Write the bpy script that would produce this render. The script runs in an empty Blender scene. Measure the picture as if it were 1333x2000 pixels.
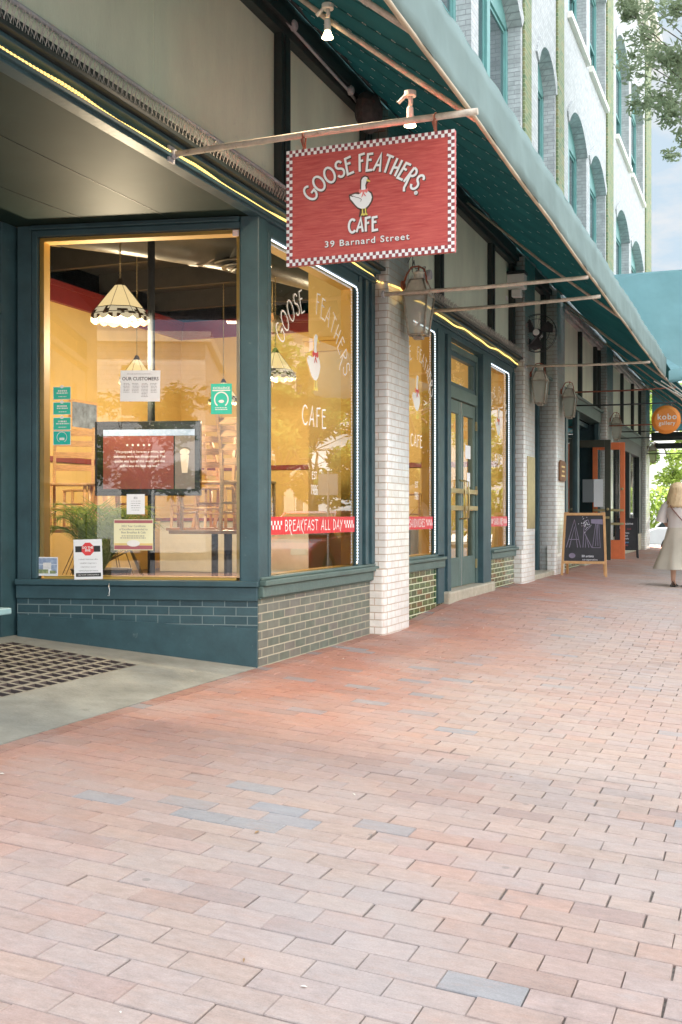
import bpy, bmesh, math, random
from mathutils import Matrix, Vector
random.seed(7)
R = math.radians
C = bpy.context.scene
COL = C.collection

# ------------------------------------------------------------------ camera
cam = bpy.data.cameras.new('camera')
cam.sensor_fit = 'HORIZONTAL'; cam.sensor_width = 36; cam.lens = 57.25
cam.shift_y = 0.006; cam.clip_start = 0.05; cam.clip_end = 2000
camo = bpy.data.objects.new('camera', cam); COL.objects.link(camo)
camo.location = (3.5, 0, 1.12); camo.rotation_euler = (R(90), 0, R(21.381))
C.camera = camo
# ------------------------------------------------------------------ world
SUN_DIR = Vector((-0.70, 0.72, 0)).normalized() * math.cos(R(65)) + Vector((0, 0, math.sin(R(65))))
w = bpy.data.worlds.new('World'); C.world = w; w.use_nodes = True
nt = w.node_tree; nt.nodes.clear()
sky = nt.nodes.new('ShaderNodeTexSky'); sky.sky_type = 'NISHITA'; sky.sun_disc = False
sky.sun_elevation = R(65); sky.sun_rotation = math.atan2(SUN_DIR.x, SUN_DIR.y)
sky.air_density = 1.0; sky.dust_density = .5; sky.ozone_density = 1.2
tc = nt.nodes.new('ShaderNodeTexCoord'); mp = nt.nodes.new('ShaderNodeMapping'); mp.inputs['Scale'].default_value = (1, 1, 2.6)
no = nt.nodes.new('ShaderNodeTexNoise'); no.inputs['Scale'].default_value = 5.0; no.inputs['Detail'].default_value = 7; no.inputs['Roughness'].default_value = .6
cr = nt.nodes.new('ShaderNodeValToRGB'); cr.color_ramp.elements[0].position = .40; cr.color_ramp.elements[1].position = .66
mx = nt.nodes.new('ShaderNodeMix'); mx.data_type = 'RGBA'
mx.inputs['B'].default_value = (36, 37, 38.5, 1)
bg = nt.nodes.new('ShaderNodeBackground'); bg.inputs['Strength'].default_value = 0.05
ow = nt.nodes.new('ShaderNodeOutputWorld')
L = nt.links.new
L(tc.outputs['Generated'], mp.inputs['Vector']); L(mp.outputs[0], no.inputs['Vector']); L(no.outputs['Fac'], cr.inputs[0])
sx = nt.nodes.new('ShaderNodeSeparateXYZ'); L(tc.outputs['Generated'], sx.inputs[0])
# unseen broken cloud added overhead and east (+x) for light; thin down the street
m1 = nt.nodes.new('ShaderNodeMath'); m1.operation = 'MULTIPLY_ADD'; m1.inputs[1].default_value = 1.0; m1.inputs[2].default_value = .12; L(sx.outputs[0], m1.inputs[0])
m2w = nt.nodes.new('ShaderNodeMath'); m2w.operation = 'MULTIPLY_ADD'; m2w.inputs[1].default_value = .75; L(sx.outputs[2], m2w.inputs[0]); L(m1.outputs[0], m2w.inputs[2])
m2c = nt.nodes.new('ShaderNodeClamp'); L(m2w.outputs[0], m2c.inputs[0]); m2c.inputs['Min'].default_value = .05
m3w = nt.nodes.new('ShaderNodeMath'); m3w.operation = 'MULTIPLY'; L(cr.outputs[0], m3w.inputs[0]); L(m2c.outputs[0], m3w.inputs[1])
L(m3w.outputs[0], mx.inputs['Factor']); L(sky.outputs[0], mx.inputs['A']); # distant pale cloud bank low over the far end of the street
h1 = nt.nodes.new('ShaderNodeMapRange'); h1.inputs[1].default_value = .25; h1.inputs[2].default_value = .75; L(sx.outputs[1], h1.inputs[0])
h2 = nt.nodes.new('ShaderNodeMapRange'); h2.inputs[1].default_value = .80; h2.inputs[2].default_value = .50; L(sx.outputs[2], h2.inputs[0])
h3 = nt.nodes.new('ShaderNodeMath'); h3.operation = 'MULTIPLY'; L(h1.outputs[0], h3.inputs[0]); L(h2.outputs[0], h3.inputs[1])
h4 = nt.nodes.new('ShaderNodeMapRange'); h4.inputs[1].default_value = .30; h4.inputs[2].default_value = .12; L(sx.outputs[0], h4.inputs[0])
h5 = nt.nodes.new('ShaderNodeMath'); h5.operation = 'MULTIPLY'; L(h3.outputs[0], h5.inputs[0]); L(h4.outputs[0], h5.inputs[1]); h3 = h5
n2 = nt.nodes.new('ShaderNodeTexNoise'); n2.inputs['Scale'].default_value = 9; n2.inputs['Detail'].default_value = 8; n2.inputs['Roughness'].default_value = .6; L(mp.outputs[0], n2.inputs['Vector'])
c2 = nt.nodes.new('ShaderNodeValToRGB'); c2.color_ramp.elements[0].position = .42; c2.color_ramp.elements[1].position = .62
c2.color_ramp.elements[0].color = (.62, .76, .88, 1); c2.color_ramp.elements[1].color = (.86, .87, .88, 1); L(n2.outputs['Fac'], c2.inputs[0])
sc2 = nt.nodes.new('ShaderNodeVectorMath'); sc2.operation = 'SCALE'; sc2.inputs['Scale'].default_value = 4.2; L(c2.outputs[0], sc2.inputs[0])
mx2 = nt.nodes.new('ShaderNodeMix'); mx2.data_type = 'RGBA'; L(h3.outputs[0], mx2.inputs['Factor']); L(mx.outputs['Result'], mx2.inputs['A']); L(sc2.outputs[0], mx2.inputs['B'])
L(mx2.outputs['Result'], bg.inputs[0]); L(bg.outputs[0], ow.inputs[0])
# ------------------------------------------------------------------ sun
sl = bpy.data.lights.new('sun', 'SUN'); sl.energy = 5.0; sl.angle = R(.5); sl.color = (1, .95, .87)
so = bpy.data.objects.new('sun', sl); COL.objects.link(so)
so.rotation_euler = SUN_DIR.to_track_quat('Z', 'Y').to_euler()
# ------------------------------------------------------------------ exposure
C.view_settings.view_transform = 'Standard'; C.view_settings.look = 'None'
C.view_settings.exposure = 2.3; C.view_settings.gamma = 1
C.render.engine = 'CYCLES'
cy = C.cycles; cy.use_denoising = True; cy.max_bounces = 10; cy.diffuse_bounces = 5; cy.glossy_bounces = 4
cy.transparent_max_bounces = 16; cy.transmission_bounces = 4; cy.caustics_reflective = False; cy.caustics_refractive = False
cy.sample_clamp_indirect = 6

# ------------------------------------------------------------------ materials
def nodemat(name):
    m = bpy.data.materials.new(name); m.use_nodes = True
    return m, m.node_tree, m.node_tree.nodes['Principled BSDF']
def rgb(c, a=1): return (c[0], c[1], c[2], a)
def pm(name, col, rough=.6, metal=0, var=.12, vs=6, bump=0, bs=40, coat=0, col2=None, spec=.5, stretch=None):
    m, t, p = nodemat(name); n = t.nodes; l = t.links.new
    co = n.new('ShaderNodeTexCoord'); ma = n.new('ShaderNodeMapping'); l(co.outputs['Object'], ma.inputs[0])
    if stretch: ma.inputs['Scale'].default_value = stretch
    nz = n.new('ShaderNodeTexNoise'); nz.inputs['Scale'].default_value = vs; nz.inputs['Detail'].default_value = 6; nz.inputs['Roughness'].default_value = .65
    l(ma.outputs[0], nz.inputs['Vector'])
    rp = n.new('ShaderNodeValToRGB'); rp.color_ramp.elements[0].position = .3; rp.color_ramp.elements[1].position = .7
    a = col; b = col2 or tuple(min(1, x * (1 + var)) for x in col)
    if not col2: a = tuple(x * (1 - var) for x in col)
    rp.color_ramp.elements[0].color = rgb(a); rp.color_ramp.elements[1].color = rgb(b)
    l(nz.outputs['Fac'], rp.inputs[0]); l(rp.outputs[0], p.inputs['Base Color'])
    p.inputs['Roughness'].default_value = rough; p.inputs['Metallic'].default_value = metal
    p.inputs['Coat Weight'].default_value = coat; p.inputs['Specular IOR Level'].default_value = spec
    if bump:
        n2 = n.new('ShaderNodeTexNoise'); n2.inputs['Scale'].default_value = bs; n2.inputs['Detail'].default_value = 5
        l(ma.outputs[0], n2.inputs['Vector'])
        bp = n.new('ShaderNodeBump'); bp.inputs['Strength'].default_value = bump; bp.inputs['Distance'].default_value = .01
        l(n2.outputs['Fac'], bp.inputs['Height']); l(bp.outputs[0], p.inputs['Normal'])
    return m
def wear(m, col, amt=.7, th=.64, sc=9):
    t = m.node_tree; n = t.nodes; l = t.links.new; p = n['Principled BSDF']; src = p.inputs['Base Color'].links[0].from_socket
    co = n.new('ShaderNodeTexCoord'); nz = n.new('ShaderNodeTexNoise'); nz.inputs['Scale'].default_value = sc; nz.inputs['Detail'].default_value = 12; nz.inputs['Roughness'].default_value = .78; l(co.outputs['Object'], nz.inputs['Vector'])
    mr = n.new('ShaderNodeMapRange'); mr.inputs[1].default_value = th; mr.inputs[2].default_value = th + .06; mr.inputs[4].default_value = amt; l(nz.outputs['Fac'], mr.inputs[0])
    mx_ = n.new('ShaderNodeMix'); mx_.data_type = 'RGBA'; l(mr.outputs[0], mx_.inputs[0]); l(src, mx_.inputs['A']); mx_.inputs['B'].default_value = rgb(col); l(mx_.outputs['Result'], p.inputs['Base Color']); return m
def em(name, col, s):
    m, t, p = nodemat(name); p.inputs['Base Color'].default_value = rgb(col)
    p.inputs['Emission Color'].default_value = rgb(col); p.inputs['Emission Strength'].default_value = s
    return m
def brickmat(name, cols, mortar, bw=.205, rh=.0685, ms=.005, rough=.3, bump=.5, dirt=.12, coat=0, horiz=False, off=(0, 0)):
    m, t, p = nodemat(name); n = t.nodes; l = t.links.new
    co = n.new('ShaderNodeTexCoord'); se = n.new('ShaderNodeSeparateXYZ'); l(co.outputs['Object'], se.inputs[0])
    ad = n.new('ShaderNodeMath'); ad.operation = 'ADD'; l(se.outputs[0], ad.inputs[0]); l(se.outputs[1], ad.inputs[1])
    a2 = n.new('ShaderNodeMath'); a2.inputs[1].default_value = off[0]; l(ad.outputs[0], a2.inputs[0])
    a3 = n.new('ShaderNodeMath'); a3.inputs[1].default_value = off[1]; l(se.outputs[2], a3.inputs[0])
    cb = n.new('ShaderNodeCombineXYZ')
    if horiz: l(se.outputs[0], cb.inputs[0]); l(se.outputs[1], cb.inputs[1])
    else: l(a2.outputs[0], cb.inputs[0]); l(a3.outputs[0], cb.inputs[1])
    bt = n.new('ShaderNodeTexBrick'); bt.inputs['Scale'].default_value = 1
    bt.inputs['Brick Width'].default_value = bw; bt.inputs['Row Height'].default_value = rh
    bt.inputs['Mortar Size'].default_value = ms; bt.inputs['Mortar Smooth'].default_value = .15
    bt.inputs['Color1'].default_value = (0, 0, 0, 1); bt.inputs['Color2'].default_value = (1, 1, 1, 1); bt.inputs['Mortar'].default_value = (.5, .5, .5, 1)
    l(cb.outputs[0], bt.inputs['Vector'])
    rp = n.new('ShaderNodeValToRGB'); el = rp.color_ramp.elements
    k = len(cols); rp.color_ramp.interpolation = 'LINEAR'
    el[0].color = rgb(cols[0]); el[0].position = .08; el[1].color = rgb(cols[-1]); el[1].position = .92
    for i in range(1, k - 1):
        e = el.new(.08 + .84 * i / (k - 1)); e.color = rgb(cols[i])
    l(bt.outputs['Color'], rp.inputs[0])
    nz = n.new('ShaderNodeTexNoise'); nz.inputs['Scale'].default_value = 7; nz.inputs['Detail'].default_value = 7; nz.inputs['Roughness'].default_value = .7
    l(co.outputs['Object'], nz.inputs['Vector'])
    mr = n.new('ShaderNodeMapRange'); mr.inputs[1].default_value = .3; mr.inputs[2].default_value = .7; mr.inputs[3].default_value = 1 - dirt * 1.6; mr.inputs[4].default_value = 1 + dirt * .5
    l(nz.outputs['Fac'], mr.inputs[0])
    mu = n.new('ShaderNodeMix'); mu.data_type = 'RGBA'; mu.blend_type = 'MULTIPLY'; mu.inputs[0].default_value = 1
    l(rp.outputs[0], mu.inputs['A']); l(mr.outputs[0], mu.inputs['B'])
    m2 = n.new('ShaderNodeMix'); m2.data_type = 'RGBA'; l(bt.outputs['Fac'], m2.inputs[0]); l(mu.outputs['Result'], m2.inputs['A']); m2.inputs['B'].default_value = rgb(mortar)
    l(m2.outputs['Result'], p.inputs['Base Color'])
    rr = n.new('ShaderNodeMapRange'); rr.inputs[3].default_value = rough; rr.inputs[4].default_value = .9; l(bt.outputs['Fac'], rr.inputs[0]); l(rr.outputs[0], p.inputs['Roughness'])
    ih = n.new('ShaderNodeMath'); ih.operation = 'MULTIPLY_ADD'; ih.inputs[1].default_value = -1; l(bt.outputs['Fac'], ih.inputs[0]); 
    sc = n.new('ShaderNodeMath'); sc.operation = 'MULTIPLY'; sc.inputs[1].default_value = .35; l(nz.outputs['Fac'], sc.inputs[0]); l(sc.outputs[0], ih.inputs[2])
    bp = n.new('ShaderNodeBump'); bp.inputs['Strength'].default_value = bump; bp.inputs['Distance'].default_value = .006; l(ih.outputs[0], bp.inputs['Height']); l(bp.outputs[0], p.inputs['Normal'])
    p.inputs['Coat Weight'].default_value = coat
    return m
def glassmat(name, ior=1.6, tint=(.95, .97, .96), grime=0):
    m, t, p = nodemat(name); n = t.nodes; l = t.links.new; n.remove(p)
    fr = n.new('ShaderNodeFresnel'); fr.inputs[0].default_value = ior
    tr = n.new('ShaderNodeBsdfTransparent'); tr.inputs[0].default_value = rgb(tint)
    gl = n.new('ShaderNodeBsdfGlossy'); gl.inputs['Roughness'].default_value = 0
    mi = n.new('ShaderNodeMixShader'); l(fr.outputs[0], mi.inputs[0]); l(tr.outputs[0], mi.inputs[1]); l(gl.outputs[0], mi.inputs[2])
    o = n['Material Output']; out = mi
    if grime:
        df = n.new('ShaderNodeBsdfDiffuse'); df.inputs[0].default_value = (.75, .77, .70, 1)
        m3 = n.new('ShaderNodeMixShader'); m3.inputs[0].default_value = grime
        l(mi.outputs[0], m3.inputs[1]); l(df.outputs[0], m3.inputs[2]); out = m3
    l(out.outputs[0], o.inputs[0]); return m
def leafmat(name, a, b):
    m, t, p = nodemat(name); n = t.nodes; l = t.links.new; n.remove(p)
    co = n.new('ShaderNodeTexCoord'); nz = n.new('ShaderNodeTexNoise'); nz.inputs['Scale'].default_value = 1.3; nz.inputs['Detail'].default_value = 8; nz.inputs['Roughness'].default_value = .8
    l(co.outputs['Object'], nz.inputs['Vector'])
    rp = n.new('ShaderNodeValToRGB'); rp.color_ramp.elements[0].color = rgb(a); rp.color_ramp.elements[1].color = rgb(b)
    rp.color_ramp.elements[0].position = .35; rp.color_ramp.elements[1].position = .65; l(nz.outputs['Fac'], rp.inputs[0])
    d = n.new('ShaderNodeBsdfDiffuse'); tr = n.new('ShaderNodeBsdfTranslucent'); mi = n.new('ShaderNodeMixShader'); mi.inputs[0].default_value = .5
    l(rp.outputs[0], d.inputs[0]); l(rp.outputs[0], tr.inputs[0]); l(d.outputs[0], mi.inputs[1]); l(tr.outputs[0], mi.inputs[2])
    l(mi.outputs[0], n['Material Output'].inputs[0]); return m
def fabricmat(name, col, trans=.25, var=.12, stripes=None):
    m, t, p = nodemat(name); n = t.nodes; l = t.links.new; n.remove(p)
    co = n.new('ShaderNodeTexCoord'); nz = n.new('ShaderNodeTexNoise'); nz.inputs['Scale'].default_value = 2.2; nz.inputs['Detail'].default_value = 6
    l(co.outputs['Object'], nz.inputs['Vector'])
    rp = n.new('ShaderNodeValToRGB'); rp.color_ramp.elements[0].position = .3; rp.color_ramp.elements[1].position = .7
    rp.color_ramp.elements[0].color = rgb(tuple(x * (1 - var) for x in col)); rp.color_ramp.elements[1].color = rgb(tuple(x * (1 + var) for x in col))
    l(nz.outputs['Fac'], rp.inputs[0])
    d = n.new('ShaderNodeBsdfDiffuse'); tr = n.new('ShaderNodeBsdfTranslucent'); mi = n.new('ShaderNodeMixShader'); mi.inputs[0].default_value = trans
    l(rp.outputs[0], d.inputs[0]); l(rp.outputs[0], tr.inputs[0]); l(d.outputs[0], mi.inputs[1]); l(tr.outputs[0], mi.inputs[2])
    wv = n.new('ShaderNodeTexNoise'); wv.inputs['Scale'].default_value = 3; l(co.outputs['Object'], wv.inputs['Vector'])
    bp = n.new('ShaderNodeBump'); bp.inputs['Strength'].default_value = .5; bp.inputs['Distance'].default_value = .05; l(wv.outputs['Fac'], bp.inputs['Height']); l(bp.outputs[0], d.inputs['Normal'])
    l(mi.outputs[0], n['Material Output'].inputs[0]); return m

M = {}
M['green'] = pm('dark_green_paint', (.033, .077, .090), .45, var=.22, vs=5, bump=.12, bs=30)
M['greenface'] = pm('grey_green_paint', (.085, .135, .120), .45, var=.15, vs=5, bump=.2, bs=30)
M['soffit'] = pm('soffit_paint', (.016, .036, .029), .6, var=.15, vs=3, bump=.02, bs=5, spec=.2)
M['blackgreen'] = pm('blackish_paint', (.022, .030, .028), .5, var=.25, vs=8, bump=.2)
M['panel'] = pm('pale_green_panel', (.76, .80, .62), .75, var=.1, vs=2.5, bump=.25, bs=60, stretch=(1, 1, .35))
M['peel'] = pm('peeling_white_beam', (.45, .44, .42), .8, var=.35, vs=4, bump=.5, bs=20)
M['whitebrick'] = brickmat('white_glazed_brick', [(.80, .77, .72), (.87, .84, .79), (.83, .81, .76)], (.50, .39, .30), ms=.0045, rough=.25, bump=.6, dirt=.12, coat=.2)
M['upperbrick'] = brickmat('upper_white_brick', [(.44, .46, .45), (.52, .54, .53), (.48, .50, .49)], (.31, .32, .32), ms=.006, rough=.8, bump=.8, dirt=.2, coat=.0)
M['greybrick'] = brickmat('grey_green_brick', [(.13, .155, .12), (.16, .175, .135), (.18, .17, .145), (.14, .165, .13)], (.42, .38, .28), bw=.205, rh=.066, ms=.005, rough=.45, bump=.6, dirt=.2, off=(.06, .0))
M['greenglaze'] = brickmat('green_glazed_brick', [(.03, .10, .025), (.06, .15, .035), (.10, .17, .035), (.045, .13, .03), (.20, .12, .035)], (.62, .60, .42), bw=.205, rh=.066, ms=.006, rough=.15, bump=.6, dirt=.25, coat=.5)
M['upgreen'] = brickmat('green_brick_stripe', [(.10, .165, .07), (.18, .21, .08), (.14, .185, .085), (.23, .215, .09)], (.30, .34, .2), bw=.23, rh=.0685, ms=.006, rough=.7, bump=.6, coat=.0)
M['paintbrick'] = brickmat('painted_green_brick', [(.033, .078, .092), (.046, .10, .115)], (.20, .26, .26), bw=.205, rh=.066, ms=.004, rough=.4, bump=1, dirt=.2, off=(.02, .018))
M['stone'] = pm('step_stone', (.42, .37, .28), .8, var=.2, vs=9, bump=.4, bs=30)
M['slab'] = pm('concrete_slab', (.25, .245, .205), .85, var=.28, vs=3, bump=.4, bs=50)
M['asphalt'] = pm('asphalt', (.10, .10, .105), .9, var=.2, vs=8, bump=.3, bs=60)
M['kerb'] = pm('kerb_stone', (.42, .41, .38), .85, var=.2, vs=6, bump=.3)
M['dark'] = pm('dark_void', (.02, .018, .016), .9)
M['yellow'] = pm('yellow_wall_paint', (.66, .45, .15), .6, var=.08, vs=1.5)
M['yelframe'] = pm('yellow_frame_paint', (.70, .42, .085), .65, var=.06, vs=4)
M['redtrim'] = pm('dark_red_trim', (.20, .018, .018), .45, var=.1)
M['ceil'] = pm('dark_ceiling', (.045, .042, .036), .6, var=.2)
M['duct'] = pm('duct_metal', (.22, .22, .20), .35, metal=.7, var=.15, vs=3)
M['floorin'] = pm('cafe_floor', (.09, .055, .035), .35, var=.35, vs=5)
M['wood'] = pm('chair_wood', (.68, .40, .18), .35, var=.25, vs=5, stretch=(3, 3, 25), coat=.2)
M['table'] = pm('table_wood', (.40, .19, .07), .3, var=.2, vs=8, coat=.3)
M['black'] = pm('black_metal', (.02, .02, .022), .4)
M['iron'] = pm('aged_pipe', (.50, .43, .34), .7, var=.3, vs=14, bump=.3)
M['rust'] = pm('rusty_hanger', (.30, .10, .06), .8, var=.3, vs=30)
M['conduit'] = pm('grey_conduit', (.42, .41, .42), .5, var=.2, vs=10)
M['brass'] = pm('brass', (.45, .36, .18), .38, metal=.6, var=.15, vs=10)
M['steel'] = pm('steel', (.6, .6, .58), .3, metal=.8, var=.1)
M['glass'] = glassmat('window_glass', 1.85)
M['lampglass'] = glassmat('lantern_glass', 1.5, (.86, .88, .82), .32)
M['upglass'] = None
m, t, p = nodemat('upper_window_glass'); p.inputs['Base Color'].default_value = (.05, .07, .075, 1); p.inputs['Roughness'].default_value = .04; p.inputs['Specular IOR Level'].default_value = 1; M['upglass'] = m
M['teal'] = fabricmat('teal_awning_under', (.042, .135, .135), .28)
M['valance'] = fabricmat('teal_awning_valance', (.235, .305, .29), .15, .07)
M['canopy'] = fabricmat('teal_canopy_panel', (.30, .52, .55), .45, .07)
M['tan'] = pm('tan_webbing', (.45, .36, .25), .8)
M['winframe'] = pm('teal_window_frame', (.13, .30, .28), .5, var=.12)
M['cream'] = pm('cream_blind', (.60, .57, .46), .8)
M['sign'] = pm('red_wood_sign', (.42, .045, .038), .5, vs=3, stretch=(2.5, 2.5, 26), col2=(.60, .12, .09), bump=.3, bs=3)
M['white'] = pm('white_paint', (.82, .81, .76), .5, var=.04)
M['offwhite'] = pm('off_white', (.70, .68, .60), .55, var=.06)
M['maroon'] = pm('maroon_square', (.26, .05, .05), .5)
M['shadow'] = pm('dark_olive_outline', (.10, .05, .03), .5)
M['bill'] = pm('goose_bill_yellow', (.75, .62, .12), .5)
M['bow'] = pm('bow_red', (.62, .06, .06), .5)
M['bowpink'] = pm('bow_pink', (.75, .20, .17), .5)
M['band'] = pm('red_band_film', (.62, .02, .03), .35, var=.05)
M['paper'] = pm('white_paper', (.85, .86, .86), .6, var=.02)
M['ink'] = pm('grey_ink', (.18, .17, .17), .6)
M['inkblack'] = pm('black_ink', (.03, .03, .03), .6)
M['mint'] = pm('mint_green_sticker', (.045, .55, .38), .4, var=.03)
M['mint2'] = pm('deep_mint_sticker', (.02, .50, .40), .4, var=.03)
M['stopred'] = pm('stop_red', (.72, .06, .06), .5)
M['creampaper'] = pm('cream_paper', (.82, .78, .50), .6, var=.04)
M['rose'] = pm('dusty_rose_stripe', (.40, .13, .14), .6)
M['gold'] = pm('gold_stripe', (.75, .55, .20), .6)
M['bezel'] = pm('screen_bezel', (.015, .015, .016), .2)
M['orange'] = pm('orange_door_paint', (.80, .19, .06), .45, var=.07)
M['orangesign'] = pm('orange_sign', (.85, .27, .04), .5, var=.12, vs=2)
M['darkdoor'] = pm('dark_olive_door', (.055, .058, .04), .45)
M['board'] = pm('chalkboard', (.035, .033, .036), .6, var=.25, vs=5)
M['pine'] = pm('pine_frame', (.62, .34, .14), .55, var=.15, vs=6, stretch=(4, 4, 1))
M['chalk'] = pm('white_chalk', (.72, .70, .72), .9)
M['chalkdim'] = pm('mauve_chalk', (.20, .17, .22), .9)
M['chalkblue'] = pm('blue_chalk', (.15, .35, .60), .9)
M['chalkred'] = pm('red_chalk', (.45, .10, .12), .9)
M['bark'] = pm('bark', (.13, .105, .08), .9, var=.35, vs=8, bump=.8, bs=14)
M['leaf'] = leafmat('street_tree_leaf', (.07, .12, .035), (.18, .26, .08))
M['leafpale'] = leafmat('pale_leaf', (.20, .25, .15), (.38, .44, .28))
M['leafbright'] = leafmat('bright_leaf', (.20, .30, .06), (.38, .46, .13))
M['palm'] = leafmat('palm_leaf', (.16, .26, .05), (.36, .44, .12))
M['straw'] = pm('dry_frond', (.35, .22, .08), .8)
M['skin'] = pm('skin', (.52, .30, .21), .5, var=.05)
M['hair'] = pm('blonde_hair', (.36, .24, .12), .5, col2=(.62, .46, .26), vs=14, stretch=(6, 6, .6))
M['dress'] = fabricmat('beige_dress_cloth', (.64, .59, .48), .4, .12)
M['blouse'] = fabricmat('pale_floral_cloth', (.72, .67, .62), .4, .2)
M['strap'] = pm('brown_leather', (.16, .06, .035), .5)
M['carred'] = pm('red_car_paint', (.66, .02, .03), .2, coat=1, var=.03)
M['carwhite'] = pm('white_car_paint', (.62, .63, .64), .25, coat=1, var=.03)
M['carglass'] = pm('car_glass', (.03, .04, .04), .05, var=.02)
M['tyre'] = pm('tyre', (.02, .02, .02), .8)
M['siding'] = brickmat('white_siding', [(.80, .80, .78), (.84, .84, .82)], (.55, .55, .54), bw=6, rh=.16, ms=.012, rough=.6)
M['bluebench'] = pm('pale_blue_bench', (.22, .36, .38), .5, var=.12)
M['spike'] = pm('spike_plastic', (.42, .38, .33), .6)
M['glowyel'] = em('warm_rope_glow', (1, .66, .18), .42)
M['glowwhite'] = em('white_rope_glow', (.70, .84, 1), .5)
M['bulb'] = em('bulb_glow', (1, .78, .45), 2.2)
M['lampshade'] = em('lit_shade_glass', (.95, .70, .34), .2); M['lampshade'].node_tree.nodes['Principled BSDF'].inputs['Base Color'].default_value = (.4, .3, .16, 1)
M['lampclear'] = em('lit_clear_glass', (1, .84, .55), .12); M['lampclear'].node_tree.nodes['Principled BSDF'].inputs['Base Color'].default_value = (.3, .24, .15, 1)
M['lead'] = pm('lead_came', (.07, .05, .03), .5)
M['scrblue'] = em('screen_blue', (.35, .45, .62), .08)
M['scrred'] = em('screen_red', (.26, .07, .06), .03)
M['scrpic'] = em('screen_picture', (.16, .13, .11), .16)
M['scrtext'] = em('screen_text', (.8, .78, .75), .10)

wear(M['green'], (.16, .21, .20), .6, .62, 7); wear(M['greenface'], (.24, .27, .24), .6, .62, 7); wear(M['panel'], (.55, .58, .48), .5, .60, 2.2); wear(M['slab'], (.16, .15, .12), .6, .60, 3); wear(M['valance'] if 0 else M['iron'], (.25, .16, .10), .8, .58, 20)
# ------------------------------------------------------------------ mesh helpers
class MB:
    def __init__(s): s.v = []; s.f = []; s.m = []; s.mi = 0; s.sm = False; s.s = []
    def add(s, vs, fs):
        o = len(s.v); s.v += [tuple(q) for q in vs]
        for f in fs: s.f.append(tuple(o + i for i in f)); s.m.append(s.mi); s.s.append(s.sm)
        return s
    def box(s, x0, x1, y0, y1, z0, z1):
        vs = [(x, y, z) for z in (z0, z1) for x, y in ((x0, y0), (x1, y0), (x1, y1), (x0, y1))]
        return s.add(vs, [(3, 2, 1, 0), (4, 5, 6, 7), (0, 1, 5, 4), (1, 2, 6, 5), (2, 3, 7, 6), (3, 0, 4, 7)])
    def hexa(s, bot, top):   # 4 bottom + 4 top points
        return s.add(list(bot) + list(top), [(3, 2, 1, 0), (4, 5, 6, 7), (0, 1, 5, 4), (1, 2, 6, 5), (2, 3, 7, 6), (3, 0, 4, 7)])
    def tube(s, pts, r, n=8, caps=True):
        pts = [Vector(p) for p in pts]; rs = r if isinstance(r, (list, tuple)) else [r] * len(pts)
        vs = []; fs = []; up = None
        for i, p in enumerate(pts):
            d = (pts[min(i + 1, len(pts) - 1)] - pts[max(i - 1, 0)]).normalized()
            if up is None: up = Vector((0, 0, 1)) if abs(d.z) < .9 else Vector((1, 0, 0))
            a = d.cross(up)
            if a.length < 1e-4: a = d.cross(Vector((1, 0, 0)))
            a.normalize(); b = a.cross(d).normalized(); up = b
            for k in range(n):
                t = 2 * math.pi * k / n; vs.append(p + a * (math.cos(t) * rs[i]) + b * (math.sin(t) * rs[i]))
        for i in range(len(pts) - 1):
            for k in range(n):
                k2 = (k + 1) % n; fs.append((i * n + k, i * n + k2, (i + 1) * n + k2, (i + 1) * n + k))
        if caps: fs.append(tuple(range(n - 1, -1, -1))); fs.append(tuple((len(pts) - 1) * n + k for k in range(n)))
        sm = s.sm; s.sm = True; s.add(vs, fs); s.sm = sm
        if caps: s.s[-1] = False; s.s[-2] = False
        return s
    def lathe(s, prof, c=(0, 0, 0), n=20, axis='z', ph=0):
        vs = []; fs = []
        for r, h in prof:
            for k in range(n):
                t = 2 * math.pi * k / n + ph; x, y = r * math.cos(t), r * math.sin(t)
                if axis == 'z': q = (c[0] + x, c[1] + y, c[2] + h)
                elif axis == 'x': q = (c[0] + h, c[1] + x, c[2] + y)
                else: q = (c[0] + x, c[1] + h, c[2] + y)
                vs.append(q)
        for i in range(len(prof) - 1):
            for k in range(n): fs.append((i * n + k, i * n + (k + 1) % n, (i + 1) * n + (k + 1) % n, (i + 1) * n + k))
        return s.add(vs, fs)
    def prism(s, poly, d, frame=None):   # poly 2d in frame, extruded by d along normal
        n = len(poly); a = [(x, y, 0) for x, y in poly]; b = [(x, y, d) for x, y in poly]
        vs = a + b
        if frame is not None: vs = [frame @ Vector(q) for q in vs]
        fs = [tuple(range(n - 1, -1, -1)), tuple(range(n, 2 * n))] + [(i, (i + 1) % n, n + (i + 1) % n, n + i) for i in range(n)]
        return s.add(vs, fs)
    def quad(s, *p): return s.add(p, [tuple(range(len(p)))])
    def build(s, name, mats, parent=None, bevel=0, seg=2, shade=None):
        me = bpy.data.meshes.new(name); me.from_pydata(s.v, [], s.f)
        for m_ in (mats if isinstance(mats, (list, tuple)) else [mats]): me.materials.append(m_)
        me.polygons.foreach_set('material_index', s.m); me.polygons.foreach_set('use_smooth', [bool(q) for q in s.s])
        me.update()
        o = bpy.data.objects.new(name, me); COL.objects.link(o)
        if parent: o.parent = parent
        if bevel:
            b = o.modifiers.new('bevel', 'BEVEL'); b.width = bevel; b.segments = seg; b.limit_method = 'ANGLE'; b.angle_limit = R(40)
        return o
def tag(o, label=None, cat=None, group=None, kind=None):
    if label: o['label'] = label
    if cat: o['category'] = cat
    if group: o['group'] = group
    if kind: o['kind'] = kind
    return o
def thing(name, label, cat, loc=(0, 0, 0), rz=0, group=None):
    o = bpy.data.objects.new(name, None); o.empty_display_size = .2; COL.objects.link(o); o.location = loc; o.rotation_euler = (0, 0, rz)
    return tag(o, label, cat, group)
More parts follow.
